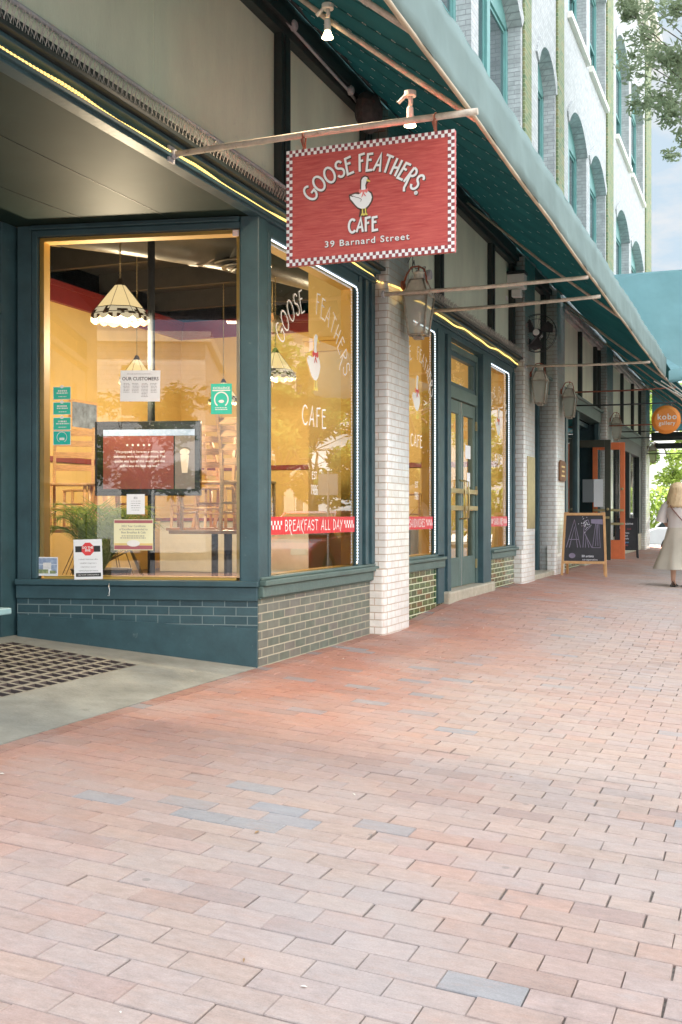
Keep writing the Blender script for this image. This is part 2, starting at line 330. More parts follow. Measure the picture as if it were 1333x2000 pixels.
def copy_thing(o, label=None):
    c = o.copy(); COL.objects.link(c)
    if label: c['label'] = label
    for ch in o.children:
        k = ch.copy(); COL.objects.link(k); k.parent = c
        for g in ch.children:
            q = g.copy(); COL.objects.link(q); q.parent = k
    return c
def frame(o, e1, e2, n): return Matrix(((e1[0], e2[0], n[0], o[0]), (e1[1], e2[1], n[1], o[1]), (e1[2], e2[2], n[2], o[2]), (0, 0, 0, 1)))
PANE_A = (.978, .208, 0); PANE_N = (.208, -.978, 0)
def FX(x, y=0, z=0): return frame((x, y, z), (0, 1, 0), (0, 0, 1), (1, 0, 0))       # wall parallel to the street, seen from it
def FY(y, x=0, z=0): return frame((x, y, z), (1, 0, 0), (0, 0, 1), (0, -1, 0))      # faces the camera along the street
def FP(off): return frame((PANE_N[0] * off, 7.26 + PANE_N[1] * off, 0), PANE_A, (0, 0, 1), PANE_N)
def curve_fill(loops, ext=0):
    cu = bpy.data.curves.new('tmp', 'CURVE'); cu.dimensions = '2D'; cu.fill_mode = 'BOTH'; cu.extrude = ext
    for lp in loops:
        sp = cu.splines.new('POLY'); sp.points.add(len(lp) - 1); sp.use_cyclic_u = True
        for i, q in enumerate(lp): sp.points[i].co = (q[0], q[1], 0, 1)
    o = bpy.data.objects.new('tmp', cu); COL.objects.link(o)
    dg = bpy.context.evaluated_depsgraph_get(); me = bpy.data.meshes.new_from_object(o.evaluated_get(dg))
    vs = [tuple(v.co) for v in me.vertices]; fs = [tuple(p.vertices) for p in me.polygons]
    bpy.data.objects.remove(o); bpy.data.curves.remove(cu); bpy.data.meshes.remove(me); return vs, fs
def text_geo(s, size, ext=0, align='CENTER', bold=0, sp=1.0, xs=1.0):
    cu = bpy.data.curves.new('tmp', 'FONT'); cu.body = s; cu.size = size; cu.extrude = ext; cu.align_x = align; cu.offset = bold; cu.space_character = sp; cu.resolution_u = 3
    o = bpy.data.objects.new('tmp', cu); COL.objects.link(o)
    dg = bpy.context.evaluated_depsgraph_get(); me = bpy.data.meshes.new_from_object(o.evaluated_get(dg))
    vs = [(v.co.x * xs, v.co.y, v.co.z) for v in me.vertices]; fs = [tuple(p.vertices) for p in me.polygons]
    bpy.data.objects.remove(o); bpy.data.curves.remove(cu); bpy.data.meshes.remove(me); return vs, fs
def put(mb, geo, F, x=0, y=0, h=0):
    vs, fs = geo; mb.add([F @ Vector((a + x, b + y, c + h)) for a, b, c in vs], fs)
def arc(cx, cy, rx, ry, a0, a1, n=12): return [(cx + rx * math.cos(R(a0 + (a1 - a0) * i / n)), cy + ry * math.sin(R(a0 + (a1 - a0) * i / n))) for i in range(n + 1)]
GL = {
 'G': (.62, [arc(.33, .5, .31, .49, 48, 325, 14) + [(.62, .45), (.36, .45)]]),
 'O': (.68, [arc(.33, .5, .31, .48, 90, 450, 18)]),
 'S': (.48, [arc(.25, .76, .2, .22, 15, 255, 9) + arc(.24, .27, .22, .25, 75, -160, 10)]),
 'E': (.46, [[(.46, 1.0), (.08, .96), (.08, 0), (.5, .04)], [(.08, .63), (.38, .63)]]),
 'F': (.40, [[(.08, -.02), (.08, .97), (.46, 1.02)], [(.08, .6), (.34, .62)]]),
 'A': (.52, [[(.0, 0), (.34, 1), (.5, -.02)], [(.06, .33), (.46, .36)]]),
 'T': (.50, [[(-.02, 1.02), (.54, .97)], [(.26, .98), (.26, 0)]]),
 'H': (.50, [[(.08, 1), (.08, .0)], [(.45, 1), (.45, 0)], [(.08, .42), (.45, .52)]]),
 'R': (.48, [[(.08, 0), (.08, 1)], [(.08, .99)] + arc(.18, .75, .26, .24, 70, -80, 8) + [(.12, .5)], [(.15, .52), (.30, .0), (.36, -.25), (.52, -.42)]]),
 'C': (.50, [arc(.31, .5, .28, .49, 45, 318, 14)]),
 'B': (.46, [[(.08, 0), (.08, 1)], [(.08, .99)] + arc(.16, .76, .24, .23, 70, -80, 8) + [(.1, .53)], [(.12, .52)] + arc(.16, .27, .28, .26, 75, -85, 8) + [(.08, 0)]]),
 'K': (.46, [[(.08, 0), (.08, 1)], [(.45, 1.1), (.1, .5), (.3, .0), (.5, -.3)]]),
 'L': (.40, [[(.08, 1), (.08, .02), (.42, .02)]]),
 'D': (.50, [[(.08, 0), (.08, 1)], [(.02, 1)] + arc(.12, .5, .36, .5, 80, -80, 10) + [(.03, 0)]]),
 'Y': (.48, [[(.02, 1), (.25, .5)], [(.5, 1), (.22, .45), (.05, -.2)]]),
 'N': (.50, [[(.07, 0), (.07, 1), (.44, 0), (.44, 1)]]),
 'M': (.60, [[(.05, 0), (.1, 1), (.3, .3), (.5, 1), (.55, 0)]]),
 'W': (.62, [[(.03, 1), (.17, 0), (.3, .8), (.45, 0), (.6, 1)]]),
 'I': (.18, [[(.09, 0), (.09, 1)]]),
 'U': (.5, [[(.07, 1), (.07, .3)] + arc(.26, .25, .19, .23, 190, 350, 8) + [(.45, 1)]]),
 '&': (.5, [[(.5, 0), (.1, .75), (.2, 1), (.33, .8), (.05, .25), (.2, 0), (.45, .4)]]),
 '1': (.24, [[(.04, .85), (.14, 1), (.14, 0)]]),
 '9': (.42, [arc(.2, .7, .17, .28, 0, 360, 12), [(.37, .7), (.35, .25), (.15, 0)]]),
 '8': (.42, [arc(.2, .75, .15, .23, -90, 270, 12), arc(.2, .26, .19, .26, 90, 450, 12)]),
 '6': (.42, [arc(.2, .28, .17, .28, 0, 360, 12), [(.03, .3), (.08, .8), (.3, 1)]]),
 '.': (.3, [arc(.12, .04, .05, .05, 0, 360, 8)]),
 ' ': (.32, []),
}
def ribbon(pts, w):
    n = len(pts); L_ = []; Rr = []
    closed = n > 3 and abs(pts[0][0] - pts[-1][0]) < 1e-5 and abs(pts[0][1] - pts[-1][1]) < 1e-5
    for i in range(n):
        if closed and i in (0, n - 1): p0, p2 = pts[n - 2], pts[1]
        else: p0, p2 = pts[max(i - 1, 0)], pts[min(i + 1, n - 1)]
        p1 = pts[i]
        a = Vector((p1[0] - p0[0], p1[1] - p0[1])); b = Vector((p2[0] - p1[0], p2[1] - p1[1]))
        if a.length < 1e-9: a = b
        if b.length < 1e-9: b = a
        a.normalize(); b.normalize(); d = a + b
        if d.length < .2: d = b
        d.normalize(); nn = Vector((-d.y, d.x)); k = w / 2 / max(.45, abs(nn.dot(Vector((-b.y, b.x)))))
        L_.append((p1[0] + nn.x * k, p1[1] + nn.y * k)); Rr.append((p1[0] - nn.x * k, p1[1] - nn.y * k))
    vs = L_ + Rr; fs = [(i, n + i, n + i + 1, i + 1) for i in range(n - 1)]
    return vs, fs
def stroke_word(mb, s, F, h, lw, place, wx=1.0, lift=0, gap=.12):
    """place(xcenter)-> (x,y,angle): lays each glyph; widths scale with h"""
    tot = sum(GL[c][0] + gap for c in s) - gap; x = -tot / 2
    k = 0
    for c in s:
        wd, st = GL[c]; xc = (x + wd / 2) * h * wx; px, py, an = place(xc); ca, sa = math.cos(an), math.sin(an)
        for pl in st:
            k += 1; vs, fs = ribbon([((a - wd / 2) * h * wx, b * h) for a, b in pl], lw)
            mb.add([F @ Vector((px + a * ca - b * sa, py + a * sa + b * ca, lift + .00025 * (k % 5))) for a, b in vs], fs)
        x += wd + gap
def line_at(x0, y0): return lambda xc: (x0 + xc, y0, 0)
def arc_at(x0, y0, r): return lambda xc: (x0 + r * math.sin(xc / r), y0 + r * math.cos(xc / r) - r, -xc / r)

CS = .06          # the pavement falls towards the kerb
def gz(y, x=0):
    t = min(1, max(0, (y - 10.0) / 2.8)); return .12 * t * t * (3 - 2 * t) - CS * x

# ================================================================== SETTING
# road sheet reaching the horizon
mb = MB()
ys = [-200, -30, 9.9] + [10 + .3 * i for i in range(1, 10)] + [13, 40, 80, 600]
xs = [-300, -30, 4.6, 40, 300]
for i in range(len(ys) - 1):
    for j in range(len(xs) - 1):
        a, b = gz(ys[i], 4.5) - .13, gz(ys[i + 1], 4.5) - .13
        mb.quad((xs[j], ys[i], a), (xs[j + 1], ys[i], a), (xs[j + 1], ys[i + 1], b), (xs[j], ys[i + 1], b))
tag(mb.build('road', M['asphalt']), kind='structure')
# kerb
mb = MB(); ys = [-6, 9.9] + [10 + .3 * i for i in range(1, 10)] + [13, 37]
for i in range(len(ys) - 1):
    y0, y1 = ys[i], ys[i + 1]
    K = lambda x, y, d: (x, y, gz(y, x) + d)
    mb.hexa([K(4.47, y0, -.2), K(4.66, y0, -.2), K(4.66, y1, -.2), K(4.47, y1, -.2)], [K(4.47, y0, .003), K(4.66, y0, .003), K(4.66, y1, .003), K(4.47, y1, .003)])
tag(mb.build('kerb', M['kerb']), kind='structure')
# pavement: every brick is real
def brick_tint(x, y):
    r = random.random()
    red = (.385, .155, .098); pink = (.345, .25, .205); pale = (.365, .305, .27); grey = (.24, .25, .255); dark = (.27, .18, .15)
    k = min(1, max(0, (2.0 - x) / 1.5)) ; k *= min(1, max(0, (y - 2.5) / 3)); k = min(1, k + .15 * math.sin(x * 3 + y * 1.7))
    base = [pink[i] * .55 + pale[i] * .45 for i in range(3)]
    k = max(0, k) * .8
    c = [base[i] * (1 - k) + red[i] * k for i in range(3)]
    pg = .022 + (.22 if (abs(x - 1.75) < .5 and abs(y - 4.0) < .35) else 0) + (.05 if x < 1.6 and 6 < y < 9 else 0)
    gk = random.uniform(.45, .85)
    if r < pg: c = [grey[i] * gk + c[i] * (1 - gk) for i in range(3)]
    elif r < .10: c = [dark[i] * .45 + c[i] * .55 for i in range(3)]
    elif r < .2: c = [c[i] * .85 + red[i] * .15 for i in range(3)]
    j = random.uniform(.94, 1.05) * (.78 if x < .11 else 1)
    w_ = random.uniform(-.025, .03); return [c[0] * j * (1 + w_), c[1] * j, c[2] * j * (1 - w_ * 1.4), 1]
vs, fs, cols, mats = [], [], [], []
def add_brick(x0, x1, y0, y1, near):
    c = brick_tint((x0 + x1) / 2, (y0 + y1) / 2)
    g = random.uniform(.0006, .0024); x0 += g; x1 -= random.uniform(.0006, .0024); y0 += random.uniform(.0008, .0026); y1 -= random.uniform(.0008, .0026)
    if random.random() < .28: x0 += random.uniform(.002, .006)
    if random.random() < .05: y0 += random.uniform(.002, .004)
    dz = random.gauss(0, .0009); tx = random.gauss(0, .004); ty = random.gauss(0, .005); rz = random.gauss(0, .008)
    cx, cy_ = (x0 + x1) / 2, (y0 + y1) / 2; o = len(vs); b = .0022
    def P(x, y, z):
        u, v = x - cx, y - cy_
        return (cx + u - v * rz, y + u * rz, gz(y, x) + z + dz + tx * u + ty * v)
    q = [(x0, y0), (x1, y0), (x1, y1), (x0, y1)]; qi = [(x0 + b, y0 + b), (x1 - b, y0 + b), (x1 - b, y1 - b), (x0 + b, y1 - b)]
    for x, y in q: vs.append(P(x, y, -.02))
    for x, y in q: vs.append(P(x, y, -.003))
    for x, y in qi: vs.append(P(x, y, 0))
    fl = [(8, 9, 10, 11)] + [(4 + i, 4 + (i + 1) % 4, 8 + (i + 1) % 4, 8 + i) for i in range(4)] + [(i, (i + 1) % 4, 4 + (i + 1) % 4, 4 + i) for i in range(4)]
    for f in fl: fs.append(tuple(o + i for i in f)); cols.append(c); mats.append(0)
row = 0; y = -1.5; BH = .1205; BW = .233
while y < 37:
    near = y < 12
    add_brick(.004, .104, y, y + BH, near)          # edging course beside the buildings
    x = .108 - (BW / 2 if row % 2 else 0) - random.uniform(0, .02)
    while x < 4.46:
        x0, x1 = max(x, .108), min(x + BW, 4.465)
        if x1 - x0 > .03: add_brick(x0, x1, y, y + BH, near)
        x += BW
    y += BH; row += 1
nb = len(fs)
ysb = [-1.6, 9.9] + [10 + .3 * i for i in range(1, 10)] + [13, 37.2]
for i in range(len(ysb) - 1):      # sand bed under the bricks
    o = len(vs); a, b = gz(ysb[i]) - .011, gz(ysb[i + 1]) - .011
    e_ = 4.468 * CS; vs += [(0.0, ysb[i], a), (4.468, ysb[i], a - e_), (4.468, ysb[i + 1], b - e_), (0.0, ysb[i + 1], b)]; fs.append((o, o + 1, o + 2, o + 3)); cols.append([.3, .25, .2, 1]); mats.append(1)
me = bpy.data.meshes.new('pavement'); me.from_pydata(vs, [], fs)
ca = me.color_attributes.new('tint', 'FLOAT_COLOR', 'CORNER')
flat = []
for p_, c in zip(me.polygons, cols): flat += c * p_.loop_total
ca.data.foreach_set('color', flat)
m, t, p = nodemat('clay_paver'); n = t.nodes; l = t.links.new
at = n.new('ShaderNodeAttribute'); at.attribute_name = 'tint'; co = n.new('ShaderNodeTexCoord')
nz = n.new('ShaderNodeTexNoise'); nz.inputs['Scale'].default_value = 26; nz.inputs['Detail'].default_value = 9; nz.inputs['Roughness'].default_value = .75
mp_ = n.new('ShaderNodeMapping'); mp_.inputs['Scale'].default_value = (.6, 1.5, 1); l(co.outputs['Object'], mp_.inputs[0]); l(mp_.outputs[0], nz.inputs['Vector'])
nl = n.new('ShaderNodeTexNoise'); nl.inputs['Scale'].default_value = 1.4; nl.inputs['Detail'].default_value = 5; l(co.outputs['Object'], nl.inputs['Vector'])
mr = n.new('ShaderNodeMapRange'); mr.inputs[1].default_value = .3; mr.inputs[2].default_value = .7; mr.inputs[3].default_value = .80; mr.inputs[4].default_value = 1.14; l(nz.outputs['Fac'], mr.inputs[0])
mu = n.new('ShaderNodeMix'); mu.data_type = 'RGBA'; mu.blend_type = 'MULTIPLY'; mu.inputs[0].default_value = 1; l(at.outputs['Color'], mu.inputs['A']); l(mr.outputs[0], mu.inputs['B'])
dr = n.new('ShaderNodeMapRange'); dr.inputs[1].default_value = .48; dr.inputs[2].default_value = .72; dr.inputs[3].default_value = 0; dr.inputs[4].default_value = .5; l(nl.outputs['Fac'], dr.inputs[0])
m2 = n.new('ShaderNodeMix'); m2.data_type = 'RGBA'; l(dr.outputs[0], m2.inputs[0]); l(mu.outputs['Result'], m2.inputs['A']); m2.inputs['B'].default_value = (.34, .305, .285, 1)
ns = n.new('ShaderNodeTexNoise'); ns.inputs['Scale'].default_value = 5.5; ns.inputs['Detail'].default_value = 8; ns.inputs['Roughness'].default_value = .8
ms_ = n.new('ShaderNodeMapping'); ms_.inputs['Scale'].default_value = (.9, 2.0, 1); l(co.outputs['Object'], ms_.inputs[0]); l(ms_.outputs[0], ns.inputs['Vector'])
so_ = n.new('ShaderNodeMapRange'); so_.inputs[1].default_value = .53; so_.inputs[2].default_value = .72; so_.inputs[3].default_value = 0; so_.inputs[4].default_value = .5; l(ns.outputs['Fac'], so_.inputs[0])
m3_ = n.new('ShaderNodeMix'); m3_.data_type = 'RGBA'; l(so_.outputs[0], m3_.inputs[0]); l(m2.outputs['Result'], m3_.inputs['A']); m3_.inputs['B'].default_value = (.38, .235, .175, 1)
sg = n.new('ShaderNodeMapRange'); sg.inputs[1].default_value = .47; sg.inputs[2].default_value = .30; sg.inputs[3].default_value = 0; sg.inputs[4].default_value = .4; l(ns.outputs['Fac'], sg.inputs[0])
m4_ = n.new('ShaderNodeMix'); m4_.data_type = 'RGBA'; l(sg.outputs[0], m4_.inputs[0]); l(m3_.outputs['Result'], m4_.inputs['A']); m4_.inputs['B'].default_value = (.30, .285, .275, 1)
l(m4_.outputs['Result'], p.inputs['Base Color']); p.inputs['Roughness'].default_value = .78
nf_ = n.new('ShaderNodeTexNoise'); nf_.inputs['Scale'].default_value = 170; nf_.inputs['Detail'].default_value = 4; nf_.inputs['Roughness'].default_value = .7; l(co.outputs['Object'], nf_.inputs['Vector'])
fr_ = n.new('ShaderNodeMapRange'); fr_.inputs[1].default_value = .3; fr_.inputs[2].default_value = .7; fr_.inputs[3].default_value = .86; fr_.inputs[4].default_value = 1.10; l(nf_.outputs['Fac'], fr_.inputs[0])
m5_ = n.new('ShaderNodeMix'); m5_.data_type = 'RGBA'; m5_.blend_type = 'MULTIPLY'; m5_.inputs[0].default_value = 1; l(m4_.outputs['Result'], m5_.inputs['A']); l(fr_.outputs[0], m5_.inputs['B'])
vo = n.new('ShaderNodeTexVoronoi'); vo.inputs['Scale'].default_value = 2.6; l(co.outputs['Object'], vo.inputs['Vector'])
vm = n.new('ShaderNodeMapRange'); vm.inputs[1].default_value = .045; vm.inputs[2].default_value = .03; vm.inputs[3].default_value = 0; vm.inputs[4].default_value = .55; l(vo.outputs['Distance'], vm.inputs[0])
m6_ = n.new('ShaderNodeMix'); m6_.data_type = 'RGBA'; l(vm.outputs[0], m6_.inputs[0]); l(m5_.outputs['Result'], m6_.inputs['A']); m6_.inputs['B'].default_value = (.15, .13, .12, 1)
st_ = n.new('ShaderNodeTexNoise'); st_.inputs['Scale'].default_value = 2.3; st_.inputs['Detail'].default_value = 10; st_.inputs['Roughness'].default_value = .7; l(co.outputs['Object'], st_.inputs['Vector'])
sm_ = n.new('ShaderNodeMapRange'); sm_.inputs[1].default_value = .56; sm_.inputs[2].default_value = .74; sm_.inputs[3].default_value = 1; sm_.inputs[4].default_value = .72; l(st_.outputs['Fac'], sm_.inputs[0])
m7_ = n.new('ShaderNodeMix'); m7_.data_type = 'RGBA'; m7_.blend_type = 'MULTIPLY'; m7_.inputs[0].default_value = 1; l(m6_.outputs['Result'], m7_.inputs['A']); l(sm_.outputs[0], m7_.inputs['B']); l(m7_.outputs['Result'], p.inputs['Base Color'])
hs_ = n.new('ShaderNodeMath'); hs_.operation = 'MULTIPLY_ADD'; hs_.inputs[1].default_value = .4; l(nf_.outputs['Fac'], hs_.inputs[0]); l(nz.outputs['Fac'], hs_.inputs[2])
bp = n.new('ShaderNodeBump'); bp.inputs['Strength'].default_value = .6; bp.inputs['Distance'].default_value = .005; l(hs_.outputs[0], bp.inputs['Height']); l(bp.outputs[0], p.inputs['Normal'])
me.materials.append(m); me.materials.append(pm('joint_sand', (.14, .12, .10), .95, var=.6, vs=40, bump=.5)); me.polygons.foreach_set('material_index', mats); me.update()
o = bpy.data.objects.new('pavement', me); COL.objects.link(o); tag(o, kind='structure')
# pavement behind the photographer
mb = MB(); mb.quad((-6, -6, -.001), (0, -6, 0), (0, -1.6, 0), (-6, -1.6, -.001)); mb.quad((0, -6, .0), (4.47, -6, -4.47 * CS), (4.47, -1.6, -4.47 * CS), (0, -1.6, .0)); mb.quad((-6, -1.6, -.001), (-.001, -1.6, 0), (-.001, 3.09, 0), (-6, 3.09, -.001))
tag(mb.build('pavement', brickmat('far_pavers', [(.46, .25, .2), (.5, .34, .29)], (.25, .2, .16), bw=.2085, rh=.1055, ms=.004, rough=.75, horiz=True)), kind='structure')
# sloping entry slab with its grid of dark pits
mb = MB()
SZ = lambda x: -.108 * x + .001
def slabpt(x, y): return (x, y, SZ(x))
gx0, gx1, gy0, gy1 = -1.72, -.62, 4.0, 6.62
mb.mi = 0
Y0, Y1 = 3.1, 7.33
for (x0, x1, y0, y1) in ((-2.0, gx0, Y0, Y1), (gx1, -.001, Y0, Y1), (gx0, gx1, Y0, gy0), (gx0, gx1, gy1, Y1)):
    mb.quad(slabpt(x0, y0), slabpt(x1, y0), slabpt(x1, y1), slabpt(x0, y1))
nx, ny = 9, 23; cw, chh = (gx1 - gx0) / nx, (gy1 - gy0) / ny
for i in range(nx):
    for j in range(ny):
        x0, x1, y0, y1 = gx0 + i * cw, gx0 + (i + 1) * cw, gy0 + j * chh, gy0 + (j + 1) * chh
        a, b, c, d = x0 + .017, x1 - .017, y0 + .015, y1 - .015
        O = [slabpt(x0, y0), slabpt(x1, y0), slabpt(x1, y1), slabpt(x0, y1)]; I = [slabpt(a, c), slabpt(b, c), slabpt(b, d), slabpt(a, d)]
        D = [(q[0], q[1], q[2] - .02) for q in I]
        mb.mi = 2
        for k in range(4): k2 = (k + 1) % 4; mb.quad(O[k], O[k2], I[k2], I[k])
        mb.mi = 1
        for k in range(4): k2 = (k + 1) % 4; mb.quad(I[k], I[k2], D[k2], D[k])
        mb.quad(*D)
mb.mi = 0; mb.quad((-.001, Y0, .001), (-.001, Y1, .001), (-.001, Y1, -.05), (-.001, Y0, -.05))
tag(mb.build('entry_slab', [M['slab'], pm('grate_pit', (.075, .056, .052), .9), pm('grate_bar', (.24, .215, .165), .85, var=.35, vs=12)]), kind='structure')

# ================================================================== BUILDING
B = thing('brick_building', 'white glazed brick corner building with green painted shopfronts below and arched teal windows above', 'building')
# ---- upper wall with arched openings
def archloop(y0, y1, z0, zs, za, n=14):
    pts = [(y0, z0), (y1, z0), (y1, zs)]; c = (y0 + y1) / 2; hw = (y1 - y0) / 2; h = za - zs; r = (hw * hw + h * h) / (2 * h); cz = za - r; a0 = math.asin(hw / r)
    for i in range(1, n): a = a0 - 2 * a0 * i / n; pts.append((c + r * math.sin(a), cz + r * math.cos(a)))
    return pts + [(y0, zs)]
WIN = [(-2.2, .4), (3.5, 4.9), (4.0, 4.0), (8.0, 9.3), (10.75, 13.5), (13.87, 16.5), (17.85, 19.4), (20.8, 23.05), (23.5, 25.9), (27.9, 30.65), (31.2, 34.3)]
WIN = [q for q in WIN if q[1] > q[0] and q[0] > 3]
STR = [(6.4, 7.0), (9.6, 10.2), (16.6, 17.15), (19.48, 20.15), (26.03, 27.1), (34.85, 36.5)]
YB0, YB1 = 2.9, 36.5
loops = [[(YB0, 5.16), (YB1, 5.16), (YB1, 16.2), (YB0, 16.2)]]
for a, b in WIN:
    loops.append(archloop(a, b, 6.3, 8.62, 9.1)); loops.append(archloop(a, b, 10.7, 13.12, 13.6))
vs_, fs_ = curve_fill(loops, .125)
mb = MB(); F = FX(-.125); mb.add([F @ Vector(q) for q in vs_], fs_); mb.build('upper_wall', M['upperbrick'], B)
for a, b in STR:
    mb = MB(); mb.box(.0, .045, a + .02, b - .02, 5.2, 15.6); mb.build('pilaster', M['upgreen'], B, bevel=.012)
mb = MB(); mb.box(-.02, .22, YB0 - .1, YB1 + .1, 16.0, 16.25); mb.box(-.02, .4, YB0 - .2, YB1 + .2, 16.25, 16.5); mb.box(0, .10, YB0, YB1, 15.62, 15.78); mb.build('cornice', M['offwhite'], B, bevel=.02)
# end walls, back wall, roof
mb = MB(); mb.box(-18, -.25, YB1 - .3, YB1, 0, 16.2); mb.box(-18, -2.0, YB0 + .01, YB0 + .3, 0, 16.2); mb.box(-2.0, -.25, YB0 + .01, YB0 + .3, 3.36, 16.2); mb.box(-18, -17.7, YB0, YB1, 0, 16.2); mb.build('side_wall', M['upperbrick'], B)
mb = MB(); mb.box(-17.6, -.26, YB0 + .31, YB1 - .31, 15.9, 16.1); mb.build('roof', M['dark'], B)
mb = MB(); mb.box(-.9, -.32, YB0 + .4, YB1 - .4, 5.3, 15.8); mb.build('dark_backing', pm('upper_room_dark', (.05, .05, .05), .9), B)
# arch brick hoods + stone sills + windows
def hood(y0, y1, zs, za, n=14):
    mb = MB(); c = (y0 + y1) / 2; hw = (y1 - y0) / 2; h = za - zs; r = (hw * hw + h * h) / (2 * h); cz = za - r; a0 = math.asin(hw / r)
    P = []
    for i in range(n + 1): a = -a0 + 2 * a0 * i / n; P.append((c + (r) * math.sin(a), cz + r * math.cos(a), c + (r + .22) * math.sin(a), cz + (r + .22) * math.cos(a)))
    for i in range(n):
        p, q = P[i], P[i + 1]
        mb.hexa([(.0, p[0], p[1]), (.03, p[0], p[1]), (.03, q[0], q[1]), (0, q[0], q[1])], [(.0, p[2], p[3]), (.03, p[2], p[3]), (.03, q[2], q[3]), (0, q[2], q[3])])
    return mb
def upper_window(y0, y1, z0, zs, za):
    fr = MB(); yc = (y0 + y1) / 2; x = -.2
    fr.box(x - .05, x, y0, y0 + .1, z0, zs); fr.box(x - .05, x, y1 - .1, y1, z0, zs); fr.box(x - .05, x, y0 + .1, y1 - .1, z0, z0 + .09)
    # arched head board
    c = yc; hw = (y1 - y0) / 2; h = za - zs; r = (hw * hw + h * h) / (2 * h); cz = za - r; a0 = math.asin(hw / r)
    top = [(c + r * math.sin(-a0 + 2 * a0 * i / 12), cz + r * math.cos(-a0 + 2 * a0 * i / 12)) for i in range(13)]
    poly = [(y1, zs - .06), ] + [(a, b) for a, b in reversed(top)] + [(y0, zs - .06)]
    fr.prism(poly, .05, FX(x - .05))
    wide = (y1 - y0) > 1.9
    if wide: fr.box(x - .05, x + .02, yc - .09, yc + .09, z0 + .09, zs - .06)
    bays = [(y0 + .1, yc - .09), (yc + .09, y1 - .1)] if wide else [(y0 + .1, y1 - .1)]
    fo = fr.build('window_frame', M['winframe'], B, bevel=.008)
    zm = (z0 + zs) / 2
    sa = MB(); gl = MB(); bl = MB()
    for a, b in bays:
        for (p0, p1, dx) in ((z0 + .09, zm + .03, -.06), (zm - .03, zs - .06, -.03)):
            sa.box(x + dx - .04, x + dx - .0, a, a + .05, p0, p1); sa.box(x + dx - .04, x + dx, b - .05, b, p0, p1)
            sa.box(x + dx - .04, x + dx, a + .05, b - .05, p0, p0 + .06); sa.box(x + dx - .04, x + dx, a + .05, b - .05, p1 - .05, p1)
            gl.box(x + dx - .022, x + dx - .016, a + .05, b - .05, p0 + .06, p1 - .05)
    sa.build('sash', M['winframe'], fo); gl.build('pane', M['upglass'], fo)
    st = MB(); st.box(-.12, .09, y0 - .08, y1 + .08, z0 - .13, z0); st.build('sill', M['offwhite'], fo, bevel=.01)
for a, b in WIN:
    for z0, zs, za in ((6.3, 8.62, 9.1), (10.7, 13.12, 13.6)):
        upper_window(a, b, z0, zs, za); hood(a, b, zs, za).build('arch_hood', M['upperbrick'], B)
# ---- piers of white brick
PIERS = [(9.79, 10.47), (16.08, 16.88), (18.78, 19.58), (25.1, 26.2), (33.75, 34.9), (3.0, 3.5)]
def rounded_pier(y0, y1, x0, x1, z0, z1, r=.035):
    poly = [(x0, y0)] + [(x1 - r + r * math.sin(R(a)), y0 + r - r * math.cos(R(a))) for a in range(0, 91, 15)] + [(x1 - r + r * math.cos(R(a)), y1 - r + r * math.sin(R(a))) for a in range(0, 91, 15)] + [(x0, y1)]
    mb = MB(); n_ = len(poly)
    v0 = [(a, b, z0) for a, b in poly]; v1 = [(a, b, z1) for a, b in poly]
    mb.add(v0 + v1, [(i, (i + 1) % n_, n_ + (i + 1) % n_, n_ + i) for i in range(n_)] + [tuple(range(n_, 2 * n_))])
    return mb
for k, (a, b) in enumerate(PIERS):
    g = gz(a) - .05
    mb = rounded_pier(a, b, -.24, .15, g, 5.0); 
    for i in range(len(mb.s) - 1): mb.s[i] = True
    o = mb.build('pier', M['whitebrick'], B)
    mb = rounded_pier(a - .1, a + .02, -.0, .145, g, .62); mb.build('pier_plinth', M['whitebrick'], B)
# ---- bays
def bx(name, mat, *bs, bevel=.004, parent=None):
    mb = MB()
    for b in bs: mb.box(*b)
    return mb.build(name, mat, parent or B, bevel=bevel)
# beam (fascia) over bay 1+entry and bay 2, ledge, panels, dark posts, upper beam
BEAMS = [(3.51, 9.78, 3.34, M['green']), (10.48, 16.07, 3.33, M['green'])]
for y0, y1, z0, mt in BEAMS:
    bx('fascia_beam', mt, (-.06, .03, y0, y1, z0, 3.455), (-.05, .055, y0, y1, z0 + .02, z0 + .045), (-.05, .08, y0, y1, 3.43, 3.455))
    bx('ledge', M['blackgreen'], (-.25, .13, y0, y1, 3.457, 3.485), (-.1, -.002, y0, y1, 3.487, 3.62))
for y0, y1 in ((16.9, 18.76), (19.6, 25.08), (26.22, 33.73), (34.92, 36.4)):
    bx('fascia_beam', M['greenface'], (-.25, .03, y0, y1, 3.22, 3.455), (-.25, .08, y0, y1, 3.456, 3.50))
def panels(y0, y1, divs, postm, beamm, z0=3.5, z1=4.86, post=.085):
    bx('transom_panel', M['panel'], (-.14, -.05, y0, y1, z0 - .03, z1 + .05), bevel=0)
    for d in divs: mb = MB(); mb.box(-.049, .02, d - post, d + post, z0, z1); mb.box(.02, .032, d - post * .45, d + post * .45, z0, z1); mb.build('panel_post', postm, B, bevel=.004)
    bx('upper_beam', beamm, (-.25, .03, y0, y1, z1, 4.93), (-.25, .07, y0, y1, 4.932, 5.02), (-.25, .02, y0, y1, 5.022, 5.155))
panels(3.51, 9.78, [3.7, 7.72, 9.62], M['blackgreen'], M['blackgreen'])
panels(10.48, 16.07, [10.55, 12.1, 14.65, 15.95], M['blackgreen'], M['blackgreen'])
panels(16.89, 18.77, [17.2, 18.4], M['blackgreen'], M['blackgreen'], z0=3.46)
panels(19.6, 25.08, [19.75, 22.3, 24.4, 24.95], M['blackgreen'], M['peel'], z0=3.46, post=.07)
panels(26.22, 33.73, [26.4, 29.2, 31.6, 33.5], M['blackgreen'], M['peel'], z0=3.46, post=.07)
